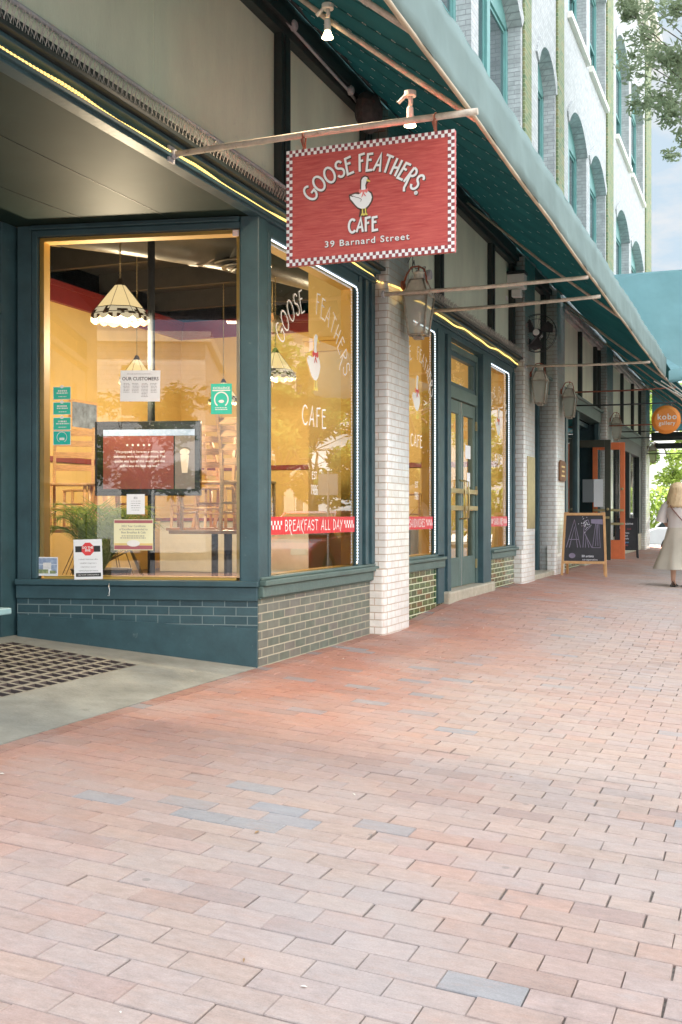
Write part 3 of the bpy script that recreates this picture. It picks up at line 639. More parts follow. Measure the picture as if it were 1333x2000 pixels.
# thin vertical seam in the big panel
bx('panel_seam', M['panel'], (-.05, -.046, 5.86, 5.875, 3.62, 4.85), bevel=0)
# soffit of the entry recess (triangular panel of ceiling)
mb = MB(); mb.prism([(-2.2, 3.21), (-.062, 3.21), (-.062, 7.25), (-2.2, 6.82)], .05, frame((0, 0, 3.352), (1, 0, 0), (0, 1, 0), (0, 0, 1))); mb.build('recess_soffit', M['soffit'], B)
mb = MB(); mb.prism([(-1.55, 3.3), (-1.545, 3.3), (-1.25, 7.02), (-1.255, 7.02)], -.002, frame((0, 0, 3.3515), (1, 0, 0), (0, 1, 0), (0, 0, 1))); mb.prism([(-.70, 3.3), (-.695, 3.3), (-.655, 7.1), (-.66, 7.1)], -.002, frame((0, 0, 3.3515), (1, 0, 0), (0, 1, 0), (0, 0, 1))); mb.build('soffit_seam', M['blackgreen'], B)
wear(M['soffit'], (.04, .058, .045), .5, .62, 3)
# -------- shop windows
def shopwin(name_mat, F, p0, p1, z0, z1, parent=None, inner=.12, rails=True):
    """frame = boards round the glass in plane F (p along, z up, n out)"""
    def box(mb, a, b, c, d, h0, h1):
        mb.hexa([F @ Vector((a, c, h0)), F @ Vector((b, c, h0)), F @ Vector((b, c, h1)), F @ Vector((a, c, h1))][::-1],
                [F @ Vector((a, d, h0)), F @ Vector((b, d, h0)), F @ Vector((b, d, h1)), F @ Vector((a, d, h1))][::-1])
    f = MB(); t_ = .045
    box(f, p0 - t_, p0, z0 - .02, z1 + t_, -.05, .035); box(f, p1, p1 + t_, z0 - .02, z1 + t_, -.05, .035); box(f, p0, p1, z1, z1 + t_, -.05, .035)
    fo = f.build('shop_window', M['green'], parent or B, bevel=.005)
    y = MB(); box(y, p0 + .0, p0 + .035, z0 + .0, z1 - .03, -inner, -.012); box(y, p1 - .035, p1, z0, z1 - .03, -inner, -.012); box(y, p0, p1, z1 - .03, z1 - .001, -inner, -.012); box(y, p0 + .036, p1 - .036, z0 - .02, z0 + .004, -inner, -.012)
    y.build('inner_jamb', M['yelframe'], fo)
    g = MB(); q = [F @ Vector((p0, z0, 0)), F @ Vector((p1, z0, 0)), F @ Vector((p1, z1, 0)), F @ Vector((p0, z1, 0))]; g.quad(*q)
    g.build('pane', M['glass'], fo)
    return fo, box
# pane 1 (splayed return of the entry)
F1 = FP(-.02)
W1, boxf = shopwin(None, F1, -1.736, -.14, .66, 3.26)
mb = MB()
boxf(mb, -1.90, -1.785, .0, 3.345, -.10, .03)            # left stile beside the door
boxf(mb, -1.784, -.14, 3.308, 3.345, -.10, .045); boxf(mb, -1.784, -.14, 3.306, 3.320, -.10, .07)
mb.build('window_stile', M['green'], B, bevel=.004)
mb = MB(); Fp = FP(0)                                          # corner post
P = lambda p, off: (Fp @ Vector((p, 0, off)))
a = P(-.135, .02); c1 = (0.012, 7.245); d1 = (.012, 7.405); e1 = P(-.135, -.12)
poly = [(a.x, a.y), c1, d1, (-.11, 7.405), (e1.x, e1.y)]
mb.add([(x, y, .60) for x, y in poly] + [(x, y, 3.345) for x, y in poly], [tuple(range(4, -1, -1)), tuple(range(5, 10))] + [(i, (i + 1) % 5, 5 + (i + 1) % 5, 5 + i) for i in range(5)])
mb.build('corner_post', M['green'], B, bevel=.008)
# sill + painted brick + toe board, following the splayed line then the street line
mb = MB(); boxf2 = lambda m_, a, b, c, d, h0, h1: m_.hexa([Fp @ Vector((a, c, h0)), Fp @ Vector((b, c, h0)), Fp @ Vector((b, c, h1)), Fp @ Vector((a, c, h1))][::-1], [Fp @ Vector((a, d, h0)), Fp @ Vector((b, d, h0)), Fp @ Vector((b, d, h1)), Fp @ Vector((a, d, h1))][::-1])
boxf2(mb, -1.9, .01, .595, .638, -.1, .06); boxf2(mb, -1.9, .0, .49, .594, -.1, .035); mb.build('sill', M['green'], B, bevel=.006)
mb = MB(); mb.box(-.12, .065, 7.262, 9.78, .60, .642); mb.box(-.12, .03, 7.262, 9.78, .642, .665); mb.box(-.12, .04, 7.262, 9.78, .515, .598); mb.box(-.12, .02, 7.262, 9.78, .50, .514); mb.build('sill', M['greenface'], B, bevel=.008)
mb = MB(); boxf2(mb, -1.9, -.004, -.05, .489, -.1, .012); mb.build('painted_brick_base', M['paintbrick'], B)
mb = MB()
def wq(p, off, z): v = Fp @ Vector((p, z, off)); return (v.x, v.y, v.z)
mb.hexa([wq(-1.89, .013, .16), wq(-.002, .013, -.04), wq(-.002, .030, -.04), wq(-1.89, .030, .16)][::-1], [wq(-1.89, .013, .365), wq(-.002, .013, .285), wq(-.002, .030, .285), wq(-1.89, .030, .365)][::-1])
mb.build('toe_board', M['green'], B, bevel=.003)
mb = MB(); mb.box(-.1, .0, 7.262, 9.78, -.05, .499); mb.build('grey_brick_base', M['greybrick'], B)
# pane 2 on the street
W2, _b = shopwin(None, FX(-.02), 7.455, 9.33, .667, 3.23)
bx('window_stile', M['green'], (-.1, .012, 9.376, 9.45, .666, 3.339), (-.1, -.02, 9.45, 9.55, .666, 3.339), (-.1, .012, 9.55, 9.62, .666, 3.339), (-.1, -.005, 9.62, 9.70, .666, 3.339), (-.1, .02, 9.70, 9.785, .666, 3.339), (-.1, .0, 7.41, 9.376, 3.277, 3.339))
# bay 2
bx('window_stile', M['green'], (-.1, .012, 10.48, 10.60, .5, 3.329), (-.1, .0, 10.6, 16.06, 3.262, 3.329))
W3, _b = shopwin(None, FX(-.02), 10.65, 11.84, .69, 3.21)
bx('bay_post', M['green'], (-.14, .03, 11.9, 12.14, .12, 3.259), (-.14, .0, 12.14, 12.3, .12, 3.259), (-.14, .03, 12.3, 12.45, .12, 3.259))
bx('bay_post', M['green'], (-.14, .03, 14.02, 14.46, .16, 3.259))
W4, _b = shopwin(None, FX(-.02), 14.51, 15.64, .69, 3.21)
bx('bay_post', M['green'], (-.14, .012, 15.69, 15.85, .65, 3.259), (-.14, -.02, 15.85, 15.95, .65, 3.259), (-.14, .012, 15.95, 16.07, .65, 3.259))
for y0, y1 in ((10.48, 12.15), (14.47, 16.07)):
    bx('sill', M['greenface'], (-.12, .07, y0, y1, .62, .655), (-.12, .03, y0, y1, .655, .685), (-.12, .045, y0, y1, .53, .618), bevel=.008)
    bx('green_brick_base', M['greenglaze'], (-.1, .005, y0, y1, .0, .529), bevel=0)
bx('door_step', M['stone'], (-.3, .09, 12.16, 14.46, .02, .235), bevel=.02)
# double door in bay 2
DZ0, DZ1 = .24, 2.55
bx('door_frame', M['greenface'], (-.16, -.04, 12.452, 12.53, .24, 3.22), (-.16, -.04, 13.94, 14.018, .24, 3.22), (-.16, -.03, 12.53, 13.94, 2.56, 2.70), (-.16, -.04, 12.53, 13.94, 3.14, 3.22))
fo = bx('transom_window', M['green'], (-.13, -.06, 12.531, 12.60, 2.701, 3.139), (-.13, -.06, 13.87, 13.939, 2.701, 3.139), (-.13, -.06, 12.6, 13.87, 2.701, 2.76), (-.13, -.06, 12.6, 13.87, 3.08, 3.139))
mb = MB(); mb.quad((-.1, 12.6, 2.76), (-.1, 13.87, 2.76), (-.1, 13.87, 3.08), (-.1, 12.6, 3.08)); mb.build('pane', M['glass'], fo)
mb = MB(); put(mb, text_geo('39', .17), FX(-.095), 13.2, 2.93); put(mb, text_geo('Barnard St.', .11), FX(-.095), 13.22, 2.80); mb.build('lettering', M['gold'], fo)
def door_leaf(y0, y1, z0, z1, x, mat, parent=None, glass=True, bars=True, name='door'):
    f = MB(); s_ = .17
    f.box(x - .045, x, y0, y0 + .11, z0, z1); f.box(x - .045, x, y1 - .11, y1, z0, z1); f.box(x - .045, x, y0 + .11, y1 - .11, z0, z0 + .36); f.box(x - .045, x, y0 + .11, y1 - .11, z1 - .16, z1)
    d = f.build(name, mat, parent or B, bevel=.006)
    g = MB(); g.quad((x - .022, y0 + .11, z0 + .36), (x - .022, y1 - .11, z0 + .36), (x - .022, y1 - .11, z1 - .16), (x - .022, y0 + .11, z1 - .16)); g.build('pane', M['glass'], d)
    if bars:
        for zz in (1.22, 1.43):
            b_ = MB(); b_.box(x + .03, x + .045, y0 + .03, y1 - .03, zz - .03, zz + .03); b_.box(x, x + .03, y0 + .04, y0 + .08, zz - .02, zz + .02); b_.box(x, x + .03, y1 - .08, y1 - .04, zz - .02, zz + .02); b_.build('push_bar', M['brass'], d, bevel=.004)
    return d
d1_ = door_leaf(12.535, 13.228, DZ0 + .005, DZ1, -.06, M['greenface']); d2_ = door_leaf(13.24, 13.935, DZ0 + .005, DZ1, -.06, M['greenface'])
mb = MB(); mb.box(-.075, -.055, 13.2285, 13.2395, DZ0 + .005, DZ1); mb.build('astragal', M['steel'], B)
for yy, d in ((13.15, d1_), (13.32, d2_)):
    mb = MB(); mb.tube([(-.06, yy, 1.08), (.01, yy, 1.1), (.02, yy, 1.3), (.01, yy, 1.55), (-.06, yy, 1.57)], .011); mb.build('pull_handle', M['brass'], d)
for zz in (.5, 1.45, 2.3):
    mb = MB(); mb.box(-.055, -.035, 13.925, 13.955, zz - .06, zz + .06); mb.build('hinge', M['brass'], d2_)
# ---- entry recess back: green door with brass bars, stile, mirrored return
bx('recess_wall', M['green'], (-2.0, -1.88, 6.70, 6.98, .2, 3.35), (-2.0, -1.9, 6.62, 6.70, .2, 3.35), (-2.0, -1.9, 3.3, 6.62, 2.95, 3.35), (-2.0, -1.9, 3.3, 3.9, .2, 2.95), bevel=.004)
bx('transom_rail', M['green'], (-1.9, -1.865, 3.9, 6.7, 2.66, 2.72), bevel=.004)
for y0, y1 in ((5.62, 6.62), (4.6, 5.6), (3.92, 4.58)):
    d = bx('entry_door', M['greenface'], (-1.96, -1.91, y0, y1, .22, 2.62), bevel=.004)
    m_ = MB(); m_.box(-1.909, -1.90, y0 + .14, y1 - .14, .5, 2.45); m_.build('door_panel', M['green'], d, bevel=.004)
    for zz in (1.22, 1.43):
        m_ = MB(); m_.box(-1.86, -1.845, y0 + .05, y1 - .02, zz - .03, zz + .03); m_.box(-1.9, -1.86, y1 - .07, y1 - .03, zz - .02, zz + .02); m_.box(-1.9, -1.86, y0 + .05, y0 + .09, zz - .02, zz + .02); m_.build('push_bar', M['brass'], d, bevel=.003)
    for zz in (.6, 1.35, 2.35):
        m_ = MB(); m_.tube([(-1.90, y1 + .012, zz - .07), (-1.90, y1 + .012, zz + .07)], .014); m_.build('hinge', M['brass'], d)
# ---- door 2 (between the 2nd and 3rd pier), recessed
bx('door_frame', M['green'], (-.42, -.28, 16.89, 17.15, .13, 3.22), (-.42, -.28, 18.55, 18.77, .13, 3.22), (-.42, -.28, 17.15, 18.55, 2.66, 2.80), (-.42, -.28, 17.15, 18.55, 3.1, 3.22), (-.27, -.15, 18.62, 18.77, .13, 3.21))
d = door_leaf(17.16, 17.85, .2, 2.65, -.31, M['greenface']); d = door_leaf(17.86, 18.54, .2, 2.65, -.31, M['greenface'])
mb = MB(); mb.quad((-.35, 17.15, 2.8), (-.35, 18.55, 2.8), (-.35, 18.55, 3.1), (-.35, 17.15, 3.1)); mb.build('pane', M['upglass'], B)
bx('door_step', M['stone'], (-.45, .12, 16.9, 18.76, .05, .19), bevel=.02)
# ---- bay 3: display window then a deep entry
bx('display_base', M['greenglaze'], (-.1, .0, 19.6, 22.1, .0, .6), bevel=0)
bx('sill', M['greenface'], (-.12, .05, 19.6, 22.15, .61, .70))
for q_ in ((-.1, .0, 19.59, 19.9, .7, 3.21), (-.1, .0, 20.55, 20.8, .7, 3.21), (-.1, .0, 21.9, 22.14, .7, 3.21), (-.1, .0, 24.85, 25.09, .13, 3.21)): bx('window_stile', M['green'], q_)
mb = MB(); mb.quad((-.05, 19.9, .7), (-.05, 21.9, .7), (-.05, 21.9, 3.2), (-.05, 19.9, 3.2)); mb.build('pane', M['glass'], B)
bx('curtain', M['cream'], (-.5, -.45, 19.7, 22.0, .7, 3.2), bevel=0)
bx('recess_wall', M['green'], (-1.6, -.12, 22.15, 22.25, .13, 3.2), (-1.7, -1.6, 22.15, 25.1, .13, 3.2), (-1.6, -.12, 25.0, 25.09, .13, 3.2), (-1.6, -.26, 22.25, 25.0, 3.1, 3.2))
bx('door_step', M['stone'], (-1.6, .1, 22.2, 25.08, .05, .17), bevel=.01)
# ---- bay 4
bx('display_base', M['stone'], (-.1, .02, 26.22, 33.73, .0, .6), bevel=0)
for q_ in ((-.1, .03, 26.21, 26.5, .6, 3.21), (-.1, .03, 28.3, 28.7, .6, 2.849), (-.1, .03, 30.5, 30.8, .6, 2.849), (-.1, .03, 33.0, 33.74, .6, 3.21), (-.1, .05, 26.5, 33.0, 2.85, 3.21)): bx('window_stile', M['blackgreen'], q_)
mb = MB(); mb.quad((-.05, 26.5, .6), (-.05, 33.0, .6), (-.05, 33.0, 2.85), (-.05, 26.5, 2.85)); mb.build('pane', M['glass'], B)
bx('curtain', pm('blue_grey_curtain', (.35, .40, .43), .8), (-.35, -.3, 26.3, 33.5, .6, 3.1), bevel=0)
# ---- interior shell of the cafe
mb = MB(); mb.prism([(-.13, 7.43), (-.13, 17.0), (-6.3, 17.0), (-6.3, 3.3), (-2.02, 3.3), (-2.02, 7.04)][::-1], .10, frame((0, 0, .14), (1, 0, 0), (0, 1, 0), (0, 0, 1))); mb.build('interior_floor', M['floorin'], B)
bx('interior_back_wall', M['yellow'], (-6.2, -6.05, 3.3, 17.1, .24, 4.2), (-6.2, -.3, 16.7, 16.85, .24, 4.2), (-6.04, -2.02, 3.22, 3.3, .24, 4.4), bevel=0)
bx('red_crown_band', M['redtrim'], (-6.2, -5.98, 3.3, 17.1, 4.2, 4.5), (-5.98, -.3, 16.62, 16.85, 4.2, 4.5), (-5.98, -5.94, 3.3, 16.6, 4.42, 4.5), (-6.04, -6.0, 3.3, 16.6, 1.9, 1.98), (-6.0, -.3, 16.66, 16.699, 1.9, 1.98), bevel=.005)
bx('interior_ceiling', M['ceil'], (-6.3, -.27, 3.25, 17.1, 4.9, 5.0), *[(-6.2, -.3, yy, yy + .09, 4.6, 4.899) for yy in (8.0, 9.6, 11.2, 12.8, 14.4, 16.0)], bevel=0)
bx('interior_front_wall', M['ceil'], (-.27, -.255, 3.25, 17, 3.36, 4.89), bevel=0)
bx('interior_partition', M['yellow'], (-.62, -.26, 9.66, 10.4, .24, 4.2), bevel=0)
bx('partition_moulding', M['yelframe'], (-.66, -.255, 9.60, 9.655, 2.80, 2.84), (-.645, -.255, 9.62, 9.655, 2.70, 2.799), (-.645, -.25, 9.62, 9.655, .24, .36), bevel=.006)
# reveal side wall behind door 2
bx('inner_partition', M['yellow'], (-6.0, -.5, 16.86, 16.95, .2, 4.4), bevel=0)
bx('shop_interior', M['dark'], (-3.0, -2.9, 17.0, 36.0, .1, 4.8), (-2.9, -.3, 19.2, 19.3, .1, 4.8), (-2.9, -.3, 26.0, 26.1, .1, 4.8), (-2.9, -.3, 17.0, 36, 4.8, 4.9), (-2.9, -.3, 17.0, 36, .0, .1), bevel=0)

# ================================================================== WINDOW LETTERING
def goose(mbs, F, s, lift=0):
    """2d goose ~1 unit tall, facing right. mbs: dict white/bill/bow/outline"""
    body = [(-.30, .62), (-.24, .56), (-.34, .60), (-.33, .52), (-.26, .44), (-.20, .36), (-.12, .28), (-.02, .23), (.08, .23), (.17, .30), (.24, .40), (.27, .50), (.24, .60), (.18, .66), (.10, .70), (.085, .84), (.115, .93), (.15, .985), (.14, 1.035), (.08, 1.06), (.02, 1.04), (-.02, .98), (-.025, .86), (-.03, .72), (-.04, .64), (-.10, .62), (-.20, .64)]
    def T(pts): return [(a * s, b * s) for a, b in pts]
    def fill(k, pts, h):
        vs, fs = curve_fill([T(pts)]); mbs[k].add([F @ Vector((a, b, h)) for a, b, c in vs], fs)
    if 'outline' in mbs:
        cx, cyy = .0, .62
        fill('outline', [(-.38, .64), (-.36, .50), (-.28, .40), (-.14, .25), (-.04, .19), (.12, .19), (.22, .29), (.30, .42), (.31, .53), (.27, .64), (.13, .72), (.12, .84), (.20, .93), (.20, .99), (.16, 1.07), (.07, 1.10), (-.02, 1.07), (-.06, .99), (-.06, .68), (-.2, .68)], lift)
        fill('outline', [(-.06, .24), (.12, .24), (.15, .02), (-.10, .02)], lift)
    fill('white', body, lift + .001)
    fill('bill', [(.13, 1.0), (.23, .93), (.215, .905), (.115, .94)], lift + .0016)
    for dx in (-.0, .085):
        fill('bill', [(-.01 + dx, .235), (.025 + dx, .235), (.03 + dx, .12), (.075 + dx, .06), (.04 + dx, .045), (.0 + dx, .06), (-.04 + dx, .04), (-.025 + dx, .09), (-.005 + dx, .12)], lift + .0016 + dx * .01)
    fill('bow', [(.03, .70), (-.08, .76), (-.10, .68), (-.06, .63)], lift + .0018); fill('bow', [(.03, .70), (.16, .76), (.17, .68), (.12, .63)], lift + .0018)
    fill('bow', [(.0, .72), (.07, .72), (.06, .64), (.01, .64)], lift + .0022)
    fill('bow', [(.02, .65), (-.03, .52), (.02, .56), (.035, .62)], lift + .0024); fill('bow', [(.045, .65), (.12, .54), (.07, .56), (.03, .62)], lift + .0026)
    vs, fs = ribbon(T([(-.27, .60), (-.18, .55), (-.1, .53), (-.02, .48), (-.04, .42)]), .012 * s)
    if 'outline' in mbs: mbs['outline'].add([F @ Vector((a, b, lift + .002)) for a, b in vs], fs)
def letter_set(parent, F, yc, sc=1.0, band=None):
    """F: plane frame with origin on glass; yc: centre along the glass"""
    mt = MB(); r_ = .74 * sc
    stroke_word(mt, 'GOOSE', F, .18 * sc, .013, lambda xc: arc_at(yc, 2.82, r_)(xc - .49 * sc), wx=.92)
    stroke_word(mt, 'FEATHERS', F, .18 * sc, .012, lambda xc: arc_at(yc, 2.82, r_)(xc + .45 * sc), wx=1.0)
    stroke_word(mt, 'CAFE', F, .16 * sc, .014, line_at(yc, 1.87), wx=1.25, gap=.22)
    stroke_word(mt, 'EST', F, .06, .007, line_at(yc, 1.43), wx=1.0); stroke_word(mt, '1986', F, .08, .008, line_at(yc, 1.30), wx=1.0)
    mt.build('lettering', M['white'], parent)
    mbs = {k: MB() for k in ('white', 'bill', 'bow')}
    F2 = F @ Matrix.Translation((yc - .0, 2.15, 0)); goose(mbs, F2, .47, .0005)
    mbs['white'].build('goose_decal', M['white'], parent); mbs['bill'].build('goose_bill', M['bill'], parent); mbs['bow'].build('goose_bow', M['bow'], parent)
    if band:
        a, b, txt = band
        m_ = MB(); m_.prism([(a, .975), (b, .975), (b, 1.115), (a, 1.115)], .0006, F); m_.build('red_band', M['band'], parent)
        m_ = MB(); cell = .030
        for side in (0, 1):
            n_ = 8
            for i in range(n_):
                for j in range(2):
                    if (i + j) % 2 == 0:
                        x = (a + .02 + i * cell) if side == 0 else (b - .02 - (i + 1) * cell); z = 1.015 + j * .035
                        m_.prism([(x, z), (x + cell * .8, z), (x + cell * .8, z + .033), (x, z + .033)], .0006, F @ Matrix.Translation((0, 0, .001)))
        ww = (b - a - .6); tot = sum(GL[c][0] + .12 for c in txt) * .085
        stroke_word(m_, txt, F @ Matrix.Translation((0, 0, .0012)), .085, .009, line_at((a + b) / 2, 1.003), wx=ww / tot)
        m_.build('band_lettering', M['white'], parent)
FW = FX(-.016)
letter_set(W2, FW, 8.37, band=(7.46, 9.32, 'BREAKFAST ALL DAY'))
letter_set(W3, FW, 11.22, .80, band=(10.66, 11.835, 'SANDWICHES'))
letter_set(W4, FW, 15.07, .74, band=(14.52, 15.635, 'SALADS & MORE'))

# ================================================================== POSTERS ON THE SPLAYED PANE
def poster(name, label, cat, p0, p1, z0, z1, base, extra, off=.004, group=None, tilt=0):
    F = FP(-.02 + off)
    # origin at lower-left corner of the sheet
    o0 = F @ Vector((p0, z0, 0)); t = thing(name, label, cat, tuple(o0), 0, group)
    L = frame((0, 0, 0), PANE_A, (0, 0, 1), PANE_N) @ Matrix.Rotation(tilt, 4, 'Z')
    w_, h_ = p1 - p0, z1 - z0
    m_ = MB(); m_.prism([(0, 0), (w_, 0), (w_, h_), (0, h_)], .001, L); m_.build('sheet', base, t)
    for nm, mat_, fn in extra:
        q = MB(); fn(q, L @ Matrix.Translation((0, 0, .0016)), w_, h_); q.build(nm, mat_, t)
    return t
def rect(q, F, x0, x1, y0, y1, h=0): q.add([F @ Vector((a, b, h)) for a, b in ((x0, y0), (x1, y0), (x1, y1), (x0, y1))], [(0, 1, 2, 3)])
def textline(q, F, s, x, y, size, **k): put(q, text_geo(s, size, **k), F, x, y)
def body_lines(q, F, x0, x1, ys_, h=.0025, seed=1):
    rr = random.Random(seed)
    for y_ in ys_:
        x = x0 + rr.uniform(0, .12) * (x1 - x0)
        e = x1 - rr.uniform(0, .15) * (x1 - x0)
        while x < e:
            w_ = rr.uniform(.006, .02); rect(q, F, x, min(x + w_, e), y_, y_ + h); x += w_ + .004
def f_cust(q, F, w_, h_):
    textline(q, F, 'OUR CUSTOMERS', w_ / 2, h_ - .075, .036, bold=.0008)
    body_lines(q, F, .05, w_ - .05, [h_ - .025, h_ - .03], .0015)
    for c in range(4): body_lines(q, F, .02 + c * .072, .02 + c * .072 + .06, [h_ - .10 - .011 * i for i in range(10 if c == 2 else 7)], .003, c)
poster('window_notice', 'white notice with columns of small print taped high on the splayed cafe window', 'poster', -1.081, -.766, 1.99, 2.225, M['paper'], [('print', M['ink'], f_cust)], tilt=-.02)
for i, (za, zb, lab) in enumerate([(2.012, 2.11, 'mint green window sticker, topmost of the column of four'), (1.896, 1.993, 'mint green window sticker with a small round badge, second from the top of the column'), (1.778, 1.876, 'mint green window sticker, third from the top, directly above the plain square one')]):
    def f_b(q, F, w_, h_):
        for a, b, c, d in ((0, w_, 0, .004), (0, w_, h_ - .004, h_), (0, .004, .004, h_ - .004), (w_ - .004, w_, .004, h_ - .004)): rect(q, F, a, b, c, d)
        body_lines(q, F, .03, w_ - .02, [h_ * .62], .012, i); body_lines(q, F, .02, w_ - .01, [h_ * .46], .009, i + 5); body_lines(q, F, .04, w_ - .03, [h_ * .2], .006, i + 9)
        q.add([F @ Vector((w_ / 2 + .016 * math.cos(R(a)), h_ + .016 * math.sin(R(a)) * .8, .0003)) for a in range(0, 360, 30)], [tuple(range(12))])
    poster('award_sticker', lab, 'sticker', -1.619, -1.476, za, zb, M['mint'], [('sticker_print', M['white'], f_b)], group='mint stickers on the splayed window')
def f_b2(q, F, w_, h_):
    for a, b, c, d in ((0, w_, 0, .004), (0, w_, h_ - .004, h_), (0, .004, .004, h_ - .004), (w_ - .004, w_, .004, h_ - .004)): rect(q, F, a, b, c, d)
    vs, fs = ribbon(arc(w_ / 2, h_ * .55, .04, .04, -60, 240, 18), .004); q.add([F @ Vector((a, b, 0)) for a, b in vs], fs); rect(q, F, w_ / 2 - .02, w_ / 2 + .02, h_ * .35, h_ * .52)
poster('award_sticker', 'deeper green square sticker with a ring emblem, lowest of the column of four', 'sticker', -1.619, -1.476, 1.664, 1.772, M['mint2'], [('sticker_print', M['white'], f_b2)], group='mint stickers on the splayed window')
def f_gp(q, F, w_, h_):
    vs, fs = ribbon(arc(w_ / 2, h_ * .48, .052, .055, -55, 235, 20), .010); q.add([F @ Vector((a, b, 0)) for a, b in vs], fs)
    textline(q, F, 'EXCELLENCE', w_ / 2, h_ - .04, .022, bold=.0006); rect(q, F, .012, w_ - .012, h_ - .055, h_ - .046)
    body_lines(q, F, .03, w_ - .03, [.045, .032], .006, 3); q.add([F @ Vector((w_ / 2 + .022 * math.cos(R(a)), h_ * .42 + .012 * math.sin(R(a)), .0002)) for a in range(0, 360, 30)], [tuple(range(12))])
poster('award_poster', 'tall mint green poster with a white ring at the right of the splayed window', 'poster', -.368, -.207, 1.881, 2.109, M['mint'], [('print', M['white'], f_gp)])
poster('small_notice', 'small plain white page taped below the wall screen', 'poster', -1.028, -.885, 1.134, 1.286, M['paper'], [('print', M['ink'], lambda q, F, w_, h_: (body_lines(q, F, .03, w_ - .03, [.03 + .017 * i for i in range(5)], .003, 2), body_lines(q, F, .055, w_ - .055, [h_ - .03, h_ - .024, h_ - .036], .003, 4)))])
def f_st(q, F, w_, h_): rect(q, F, .004, w_ - .004, h_ - .028, h_ - .006); rect(q, F, .004, w_ - .004, .006, .036)
def f_go(q, F, w_, h_): rect(q, F, .004, w_ - .004, .038, .052)
def f_tx(q, F, w_, h_):
    for k, s in enumerate(('2022 Year Certificate', 'of Excellence awarded to', 'Best Breakfast & Cafe')): textline(q, F, s, w_ / 2, h_ - .058 - .024 * k, .022)
    body_lines(q, F, .04, w_ - .04, [.105, .09], .005, 6)
def f_ov(q, F, w_, h_): q.add([F @ Vector((w_ / 2 + .052 * math.cos(R(a)), .052 + .025 * math.sin(R(a)), .0008)) for a in range(0, 360, 20)], [tuple(range(18))])
poster('cream_certificate', 'cream certificate with maroon bands and a white oval badge', 'poster', -1.130, -.819, .862, 1.095, M['creampaper'], [('maroon_band', M['rose'], f_st), ('gold_band', M['gold'], f_go), ('print', M['ink'], f_tx), ('badge', M['white'], f_ov)])
def f_oct(q, F, w_, h_): q.add([F @ Vector((w_ / 2 + .052 * math.cos(R(a)), h_ - .073 + .052 * math.sin(R(a)), .0006)) for a in [22.5 + 45 * i for i in range(8)]], [tuple(range(8))])
def f_blk(q, F, w_, h_): rect(q, F, .014, .072, h_ - .095, h_ - .05); rect(q, F, w_ - .072, w_ - .014, h_ - .095, h_ - .05); rect(q, F, .014, w_ - .014, .02, .048)
def f_oct2(q, F, w_, h_): textline(q, F, 'DO THE', w_ / 2, h_ - .07, .024, bold=.0009); textline(q, F, 'FIVE', w_ / 2, h_ - .092, .024, bold=.0009); textline(q, F, 'HELP STOP CORONAVIRUS', w_ / 2, .029, .014)
def f_five(q, F, w_, h_):
    for k, s in enumerate(('1 HANDS Wash them often', '2 ELBOW Cough into it', "3 FACE Don't touch it", '4 SPACE Keep safe distance', '5 HOME Stay if you can')): textline(q, F, s, w_ / 2, h_ - .155 - .0285 * k, .0135)
poster('stop_notice', 'white health notice with a red stop octagon leaning at the foot of the splayed window', 'poster', -1.412, -1.185, .640, .941, M['paper'], [('stop_octagon', M['stopred'], f_oct), ('black_bars', M['inkblack'], f_blk), ('print', M['ink'], f_five), ('stop_lettering', M['white'], lambda q, F, w_, h_: f_oct2(q, F @ Matrix.Translation((0, 0, .0009)), w_, h_))], off=.085, tilt=.03)
def f_ph(q, F, w_, h_): rect(q, F, .008, w_ - .008, h_ * .62, h_ - .008); rect(q, F, .008, w_ * .3, h_ * .2, h_ * .6); rect(q, F, w_ * .68, w_ - .008, h_ * .15, h_ * .6)
def f_ph2(q, F, w_, h_): rect(q, F, w_ * .3, w_ * .68, h_ * .36, h_ * .7, .0004); rect(q, F, .008, w_ - .008, .01, h_ * .13)
def f_ph3(q, F, w_, h_): rect(q, F, .012, w_ * .55, h_ * .13, h_ * .34, .0008); rect(q, F, w_ * .62, w_ * .9, h_ * .12, h_ * .28, .0008)
poster('photo_card', 'small colour photo card at the lower left corner of the splayed window', 'poster', -1.752, -1.580, .662, .806, M['paper'], [('picture', pm('photo_blue', (.16, .22, .36), .5, col2=(.42, .5, .62), vs=30), f_ph), ('picture', pm('photo_pale', (.6, .6, .62), .5, col2=(.8, .78, .72), vs=30), f_ph2), ('picture', pm('photo_green', (.12, .2, .10), .5, col2=(.4, .42, .2), vs=40), f_ph3)])
m_ = MB(); F = FP(-.018); m_.prism([(-.199, 3.204), (-.152, 3.204), (-.152, 3.251), (-.199, 3.251)], .012, F)
tag(m_.build('window_sensor', M['white'], bevel=.003), 'tiny square white sensor in the top right corner of the splayed window', 'sensor')
m_ = MB(); F = FP(.062); m_.tube([F @ Vector(q) for q in ((-1.138, .615, 0), (-1.138, .585, .006), (-1.128, .565, .014), (-1.134, .54, .012), (-1.13, .525, .016), (-1.142, .522, .02))], .0035, 6)
tag(m_.build('wire_hook', M['steel']), 'small bent wire hook on the green sill of the splayed window', 'hook')
# door notice papers
m_ = MB(); F = FX(-.078); m_.prism([(13.5, 1.86), (13.76, 1.86), (13.76, 2.03), (13.5, 2.03)], .001, F); tag(m_.build('door_notice', M['paper']), 'white sheet taped on the glass of the double cafe door', 'poster')
m_ = MB()
m_.prism([(13.58, 1.5), (13.74, 1.5), (13.74, 1.68), (13.58, 1.68)], .001, F)
tag(m_.build('door_notice', M['paper']), 'narrow white notice beside the door pull, lower on the double cafe door', 'poster')

